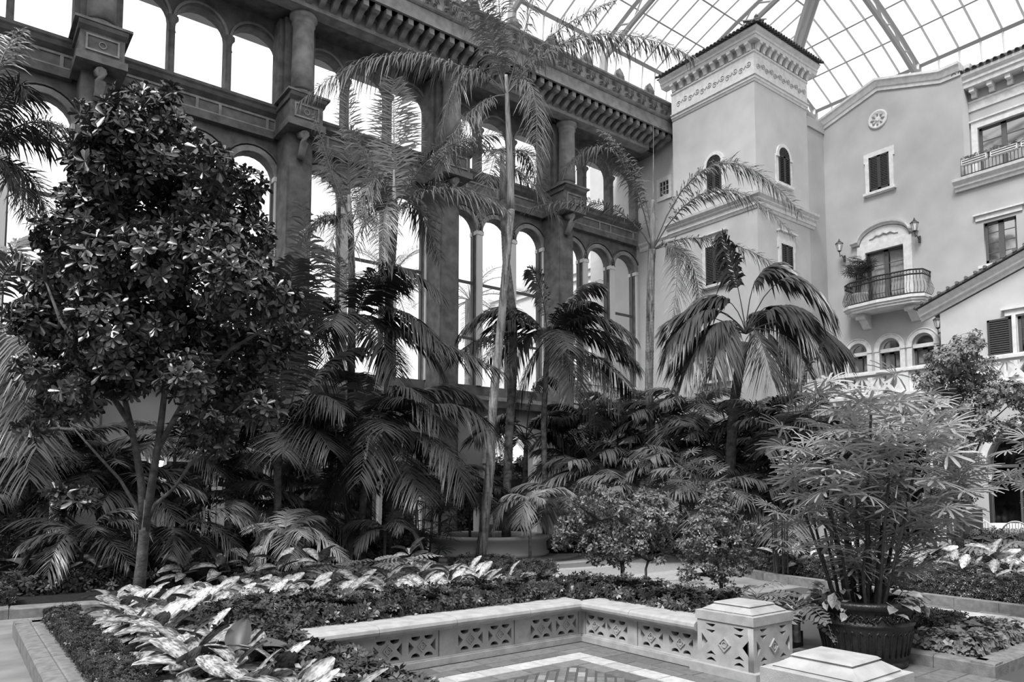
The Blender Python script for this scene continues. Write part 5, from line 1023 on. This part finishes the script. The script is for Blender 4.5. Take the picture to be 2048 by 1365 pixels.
# ---------------------------------------------------------------- hedges and bedding
pal_v, pal_f = None, None
def rosette(n=7, L=1., w=.36, tilt=.25):
    V, F = [], []
    for i in range(n):
        a = 2 * pi * i / n + random.uniform(-.2, .2); e = tilt + random.uniform(-.2, .2); d = np.array([cos(a) * cos(e), sin(a) * cos(e), sin(e)]); y = np.array([-sin(a), cos(a), 0]); k = len(V)
        V += [d * .08, d * .55 + y * w / 2, d * .55 - y * w / 2, d * 1. - ZZ * .12]; F += [(k, k + 2, k + 1), (k + 1, k + 2, k + 3)]
    return np.array(V) * L, np.array(F)
def hedge_mass(name, label, boxes, m_, size, dens, cat='hedge', tpl=None, n=7, w=.4, parts=0, group=None):
    """leaf rosettes over the tops and sides of twiggy blocks; boxes (x0,x1,y0,y1,z0,z1)"""
    org = np.array([(boxes[0][0] + boxes[0][1]) / 2, (boxes[0][2] + boxes[0][3]) / 2, boxes[0][4]]); t = empty(name, tuple(org), label, cat, group); C = MB(); P, N = [], []
    for x0, x1, y0, y1, z0, z1 in boxes:
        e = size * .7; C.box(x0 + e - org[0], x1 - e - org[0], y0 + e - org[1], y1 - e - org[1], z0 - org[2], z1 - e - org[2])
        for ax, a0, a1, b0, b1, fx, nn in ((2, x0, x1, y0, y1, z1, (0, 0, 1)), (1, x0, x1, z0, z1, y0, (0, -1, .5)), (0, y0, y1, z0, z1, x0, (-1, 0, .5)), (0, y0, y1, z0, z1, x1, (1, 0, .5)), (1, x0, x1, z0, z1, y1, (0, 1, .5))):
            k = int(dens * (a1 - a0) * (b1 - b0)); 
            if k < 1: continue
            a, b_ = RNG.uniform(a0, a1, k), RNG.uniform(b0, b1, k); q = np.full(k, fx) + RNG.normal(0, size * .45, k) + (size * .6 * np.sin(a * 5 + b_ * 4) if ax == 2 else 0)
            P.append(np.stack([a, b_, q] if ax == 2 else [a, q, b_] if ax == 1 else [q, a, b_], 1)); N.append(np.tile(np.array(nn, float), (k, 1)) + RNG.normal(0, .35, (k, 3)))
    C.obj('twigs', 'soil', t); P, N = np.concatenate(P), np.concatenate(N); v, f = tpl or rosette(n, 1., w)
    if parts:
        me = npmesh('leaf_cluster', v, f); me.materials.append(MT[m_]); o_ = np.argsort((P - EO) @ FW + RNG.uniform(0, 2.5, len(P)))[:parts]; place_whorls(o_, P, N, [me], t, org, size, 'leaf_cluster'); k_ = np.ones(len(P), bool); k_[o_] = False; P, N = P[k_], N[k_]
    V, F, _ = orient(v, f, P - org, N, size * RNG.uniform(.7, 1.2, len(P))); link('foliage', npmesh('foliage', V, F), m_, t, kind='stuff'); return t
hedge_mass('hedge', 'dense hedge of finger-leaved shrubs growing behind the long run of the seat wall', [(2.6, 7.3, 8.12, 8.75, .2, .74), (2.4, 4.2, 8.5, 9.3, .2, .72)], 'leaf_h', .085, 620, parts=200)
hedge_mass('hedge', 'dense finger-leaved hedge behind the short run of the seat wall beside the pedestal', [(7.6, 8.3, 5.9, 8.8, .2, .7)], 'leaf_h', .085, 620, parts=60)
hedge_mass('hedge', 'finger-leaved hedge spilling over the open end of the seat wall', [(2.35, 3.0, 4.6, 8.3, .2, .55), (2.9, 3.5, 5.6, 7.5, .1, .36)], 'leaf_h', .085, 700, parts=150)
hedge_mass('box_hedge', 'low clipped small-leaved hedge inside the near kerb', [(1.2, 1.6, 5, 12.6, .15, .4)], 'leaf_h', .035, 2200, n=5)
hedge_mass('box_hedge', 'low small-leaved hedge lining the kerb of the dark bed across the path', [(-2.4, 1.0, 15.2, 15.8, .15, .42), (4.5, 7.3, 14.3, 14.9, .15, .42)], 'leaf_h', .045, 1300, n=5)
hedge_mass('box_hedge', 'low clipped hedge along the kerb beyond the walk, behind the pot', [(14.95, 15.5, 3.4, 6.4, .15, .5), (15.4, 15.95, 6.4, 8.8, .15, .48), (15.8, 16.4, 8.8, 10.8, .15, .46)], 'leaf_h', .05, 1200, n=5)
hedge_mass('box_hedge', 'short dark clipped hedge turning towards the plaza beyond the walk', [(16.6, 18.5, 11.5, 12.1, .15, .5)], 'leaf_h', .05, 900, n=5)
hedge_mass('box_hedge', 'long low hedge under the tower thicket, edged with a pale kerb', [(19.9, 24.6, 14.4, 15.0, .15, .6)], 'leaf_h', .06, 600, n=5)
hedge_mass('box_hedge', 'small clipped hedge at the pot end of the little kerbed bed', [(10.3, 11.2, 4.3, 5.1, .12, .42)], 'leaf_h', .04, 1700, n=5)
hedge_mass('ground_cover', 'round-leaved ground cover filling the little kerbed bed before the pot', [(9.65, 11.2, 3.65, 4.3, .12, .3)], 'leaf_m', .07, 800, 'plants', n=5, w=.8, parts=60)
hedge_mass('ground_cover', 'leafy ground cover at the foot of the fountain', [(10.6, 11.9, 13.6, 16.5, .0, .3), (11.6, 12.2, 16.2, 16.9, 0, .22)], 'leaf_h', .07, 500, 'plants', n=5)
hedge_mass('ground_cover', 'mixed leafy planting before the cafe terrace kerb', [(22.4, 24.0, 4.6, 8.4, .45, .95), (16.5, 21.5, 4, 9.5, .15, .5)], 'leaf_m', .1, 170, 'plants', n=6)
hedge_mass('hedge', 'dark hedge added outdoors to block the bright white behind the podium doors', [(-10, 26, 27.8, 29, -.3, 3.6)], 'leaf_h', .25, 14)  # added planting, screens the white daylight that showed through the lower doors
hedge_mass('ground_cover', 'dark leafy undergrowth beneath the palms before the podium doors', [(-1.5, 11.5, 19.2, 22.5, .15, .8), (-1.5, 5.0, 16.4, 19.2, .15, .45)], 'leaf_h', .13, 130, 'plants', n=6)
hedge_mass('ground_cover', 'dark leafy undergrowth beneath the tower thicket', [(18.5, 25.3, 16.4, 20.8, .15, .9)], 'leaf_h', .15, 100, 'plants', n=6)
# big variegated leaves
def ag_leaf(L=.36, w=.13, droop=.5, nseg=6):
    M = MB()
    for i in range(nseg + 1):
        t = i / nseg; hw = w / 2 * (sin(pi * (t * .93 + .035)) ** .75); z = .35 * L * t - droop * L * t * t
        for s in (-1, 0, 1): M.v.append((L * t, s * hw, z + (.018 if s else 0)))
    for i in range(nseg):
        for s in (0, 1): M.f.append((i * 3 + s, i * 3 + s + 1, i * 3 + 4 + s, i * 3 + 3 + s))
    return M.mesh('leaf', True)
AGL = [ag_leaf(.34, .17, .45), ag_leaf(.37, .18, .75), ag_leaf(.3, .16, .25)]
for me in AGL: me.materials.append(MT['varieg'])
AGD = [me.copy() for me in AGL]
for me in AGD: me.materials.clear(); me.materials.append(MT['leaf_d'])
stem_m = MB().tube([(0, 0, 0), (0, 0, .3)], .012, 5).mesh('stem')
stem_m.materials.append(MT['leaf_m'])
def aglaonema(x, y, z, label, group=None, n=14, s=1.0, ms=AGL, name='aglaonema'):
    t = empty(name, (x, y, z), label, 'plant', group); link('stem', stem_m, None, t)
    for k in range(n):
        a = k * 2.399 + random.uniform(-.3, .3); e = 1.15 - 1.25 * (k / n) + random.uniform(-.15, .15); o = link('leaf', ms[k % 3], None, t)
        o.location = (.03 * cos(a), .03 * sin(a), (.12 + .26 * (1 - k / n)) * s); o.rotation_euler = (random.uniform(-.8, .8), -e * .9 + .25, a); q = s * random.uniform(.8, 1.2); o.scale = (q, q, q)
    return t
used = []
ORD = 'first second third fourth fifth sixth seventh eighth ninth tenth eleventh twelfth'.split()
RC = [0, 0]
def plant_spots(x0, x1, y0, y1, step):
    y = y0; r = 0
    while y <= y1:
        x = x0 + (step / 2 if r % 2 else 0)
        RC[0] = r; RC[1] = 0
        while x <= x1: yield x + random.uniform(-.08, .08), y + random.uniform(-.08, .08); x += step; RC[1] += 1
        y += step * .87; r += 1
g_ = 'variegated plants massed in the kerbed bed beside the seat wall'
for x, y in plant_spots(1.85, 2.3, 4.9, 8.6, .4): aglaonema(x, y, .2, 'variegated plant by the near kerb hedge, %s row from the viewer, %s from the kerb' % (ORD[RC[0]], ORD[RC[1]]), g_ + ', near strip')
for x, y in plant_spots(1.9, 4.6, 8.95, 11.9, .5):
    if (2.2 < x < 4.3 and y < 9.4) or (abs(x - 2.3) < .2 and abs(y - 12.4) < .3): continue
    aglaonema(x, y, .2, 'variegated plant before the broadleaf tree, %s row beyond the hedge corner, %s from the kerb' % (ORD[RC[0]], ORD[RC[1]]), g_ + ', tree end')
for x, y in plant_spots(4.9, 8.4, 9.3, 12.2, .62): aglaonema(x, y, .2, 'pale-leaved plant behind the long hedge, %s row back, %s along from the tree' % (ORD[RC[0]], ORD[RC[1]]), 'pale plants behind the seat wall hedge', 9, .95)
for u, v, d in [(130, 1150, 14.6), (60, 1170, 14.6), (200, 1165, 15), (370, 1150, 15), (440, 1165, 15.2), (500, 1150, 16), (600, 1140, 17), (30, 1130, 15.5), (300, 1170, 15.5), (560, 1165, 15.2), (640, 1150, 16), (820, 1110, 18)]:
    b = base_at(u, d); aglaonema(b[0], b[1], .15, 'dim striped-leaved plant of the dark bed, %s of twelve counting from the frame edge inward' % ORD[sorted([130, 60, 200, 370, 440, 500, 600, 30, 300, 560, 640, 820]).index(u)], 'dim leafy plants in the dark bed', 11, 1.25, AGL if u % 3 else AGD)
for u, d, lab in [(1985, 13.9 + 2, 'large pale rosette plant near the hedge end beyond the walk'), (1870, 17, 'pale upright rosette plant beyond the walk, behind the clipped hedge')]:
    b = base_at(u, d); aglaonema(b[0], b[1], .2, lab, None, 12, 1.5)
for i, (x, y) in enumerate(plant_spots(15.9, 19.5, 4.2, 10.5, .8)): aglaonema(x, y, .15, 'bedding plant beyond the walk, %s row inward, %s behind the clipped hedge' % (ORD[RC[0]], ORD[RC[1]]), 'pale bedding plants beyond the walk', 7, 1.0)
# broad plain leaves of the dark plant in front of the seat wall hedge
def big_leaf():
    M = MB(); n = 8; L = .5
    for i in range(n + 1):
        t = i / n; hw = .13 * (sin(pi * min(1, t * .85 + .12)) ** .8) * (1.3 - .5 * t) * (1 - t ** 5) + .002; z = .1 * sin(pi * t) * L - .25 * L * t * t
        for s in (-1, -.5, 0, .5, 1): M.v.append((L * t, s * hw, z + abs(s) * .07))
    for i in range(n):
        for s in range(4): M.f.append((i * 5 + s, i * 5 + s + 1, i * 5 + 6 + s, i * 5 + 5 + s))
    return M.mesh('leaf', True)
bl_ = big_leaf(); bl_.materials.append(MT['leaf_d'])
C = at(475, 1325, 6.6); t = empty('philodendron', (C[0], C[1], .2), 'dark plant with four broad plain leaves among the variegated plants by the hedge', 'plant')
for i, (az, e, s) in enumerate([(YAW + .15, .95, .85), (YAW + 1.9, .15, .9), (YAW - 1.3, .1, 1.0), (YAW - 2.2, .35, .7)]):
    top = np.array([.05 * cos(az), .05 * sin(az), C[2] - .15]); MB().tube([(0, 0, 0), tuple(top)], .01, 5).obj('leaf_stalk', 'leaf_m', t); o = link('leaf', bl_, None, t); o.location = Vector(top); o.rotation_euler = (random.uniform(-.2, .2), -e, az); o.scale = (s, s, s)
# deeply cut philodendron leaves
def cut_leaf(L=.55, m_='leaf_m'):
    M = MB(); M.tube([(-.45, 0, -.25), (-.2, 0, -.05), (0, 0, 0), (L * .5, 0, .02), (L, 0, -.12)], [.012, .01, .008, .006, .003], 4)
    for s in (-1, 1):
        for i in range(8):
            t = i / 8; x = L * t * .95; a = 1.9 - 1.5 * t; l = L * (.42 - .25 * abs(t - .3) - .1 * t); dx, dy = cos(a), sin(a) * s; nx, ny = -dy, dx; k = len(M.v); zb = .02 - .12 * t * t
            for q, wk in ((0, .045), (.5, .06), (.8, .05), (1, .0)):
                for e in ((-1, 1) if wk else (0,)): M.v.append((x + dx * l * q + nx * wk / 2 * e, dy * l * q + ny * wk / 2 * e, zb - .1 * q * q * l * 3 + .012 * sin(q * 9 + i)))
            M.f += [(k, k + 1, k + 3, k + 2), (k + 2, k + 3, k + 5, k + 4), (k + 4, k + 5, k + 6)]
    me = M.mesh('cut_leaf'); me.materials.append(MT[m_]); return me
CL = {m_: [cut_leaf(.55, m_), cut_leaf(.45, m_)] for m_ in ('leaf_m', 'leaf_fan', 'frond')}
def selloum(x, y, z, label, n=14, s=1.0, m_='frond', group=None):
    t = empty('philodendron', (x, y, z), label, 'plant', group); MB().tube([(0, 0, -.02), (0, 0, .25 * s)], .05, 6).obj('stem', 'bark_d', t)
    for k in range(n):
        a = k * 2.399 + random.uniform(-.3, .3); e = 1.0 - 1.1 * k / n; o = link('cut_leaf', CL[m_][k % 2], None, t); r = .42 * s; o.location = (r * cos(a) * cos(e), r * sin(a) * cos(e), .22 * s + r * sin(e) * .8 + .1); o.rotation_euler = (random.uniform(-.4, .4), -e * .6 + .45, a); q = s * random.uniform(.85, 1.15); o.scale = (q, q, q)
selloum(8.65, 5.3, .2, 'lacy cut-leaved philodendron squeezed between the pedestal and the pot', 18, .9)
selloum(9.0, 6.1, .2, 'lacy cut-leaved philodendron behind the pedestal cap', 14, .9, 'leaf_m')
selloum(8.9, 7.4, .2, 'lacy cut-leaved philodendron behind the densest small tree', 10, .7, 'leaf_m')
for u, d, l in [(745, 14.6, 'pale lacy philodendron at the bed corner behind the hedge'), (815, 15.5, 'pale lacy philodendron before the dark fan palm clump'), (690, 14.2, 'dim lacy philodendron beside the far kerb')]:
    b = base_at(u, d); selloum(b[0], b[1], .1, l, 14, 1.0, 'leaf_fan' if 'pale' in l else 'leaf_m')
for u, d, l in [(1900, 17.5, 'lacy philodendron under the airy tree beyond the walk'), (2020, 17.8, 'lacy philodendron at the edge of the view beyond the walk'), (1960, 19.5, 'lacy philodendron before the cafe kerb')]:
    b = base_at(u, d); selloum(b[0], b[1], .1, l, 14, 1.2, 'frond')
# trailing vine at the pot rim
vl = MB(); vl.v = [(0, 0, 0), (.05, -.045, .01), (.1, -.035, 0), (.14, 0, -.03), (.1, .035, 0), (.05, .045, .01), (.07, 0, -.008)]; vl.f = [(0, 1, 6), (1, 2, 6), (2, 3, 6), (3, 4, 6), (4, 5, 6), (5, 0, 6)]; vm = vl.mesh('vine_leaf'); vm.materials.append(MT['varieg_s'])
vn = empty('pothos_vine', (9.05, 4.62, .75), 'trailing heart-leaved vine spilling over the rim of the bronze pot', 'plant'); M = MB()
for k in range(70):
    a = random.uniform(0, 2 * pi); r = random.uniform(.45, .68); h = random.uniform(0, .16) - max(0, (r - .6)) * 2.2; o = link('vine_leaf', vm, None, vn); o.location = (r * cos(a), r * sin(a), h); o.rotation_euler = (random.uniform(-.6, .6), random.uniform(-.2, 1.3) if r > .55 else random.uniform(-.6, .4), a + random.uniform(-.8, .8)); q = random.uniform(.8, 1.35); o.scale = (q, q, q)
    M.tube([(.4 * cos(a), .4 * sin(a), -.02), (.5 * cos(a), .5 * sin(a), h * .5 + .04), (r * cos(a), r * sin(a), h)], .004, 3)
M.obj('vine_stem', 'leaf_m', vn)

# planting boxes hung on the wing railing
for i in range(6):
    y1 = 11.25 - i * 1.0; fb_ = empty('flower_box', (30.72, y1 - .45, 14.66), 'pale planting box on the upper balcony railing, %s from the gable wall' % ORD[i], 'planter', 'planting boxes on the upper balcony railing')
    MB().box(-.12, .1, -.44, .44, 0, .2).obj('box', 'trim', fb_); MB().tube([(-.13, -.4, .06), (-.13, .4, .06)], .012, 4).tube([(-.13, -.4, .15), (-.13, .4, .15)], .012, 4).obj('bracket_bar', 'iron', fb_)
    v_, f_ = rosette(6, 1., .5); P = np.stack([RNG.uniform(-.12, .1, 90), RNG.uniform(-.45, .45, 90), RNG.uniform(.16, .34, 90)], 1); V, F, _ = orient(v_, f_, P, RNG.normal(0, .5, (90, 3)) + np.array([-.3, 0, .8]), np.full(90, .06)); link('foliage', npmesh('foliage', V, F), 'leaf_m', fb_, kind='stuff')
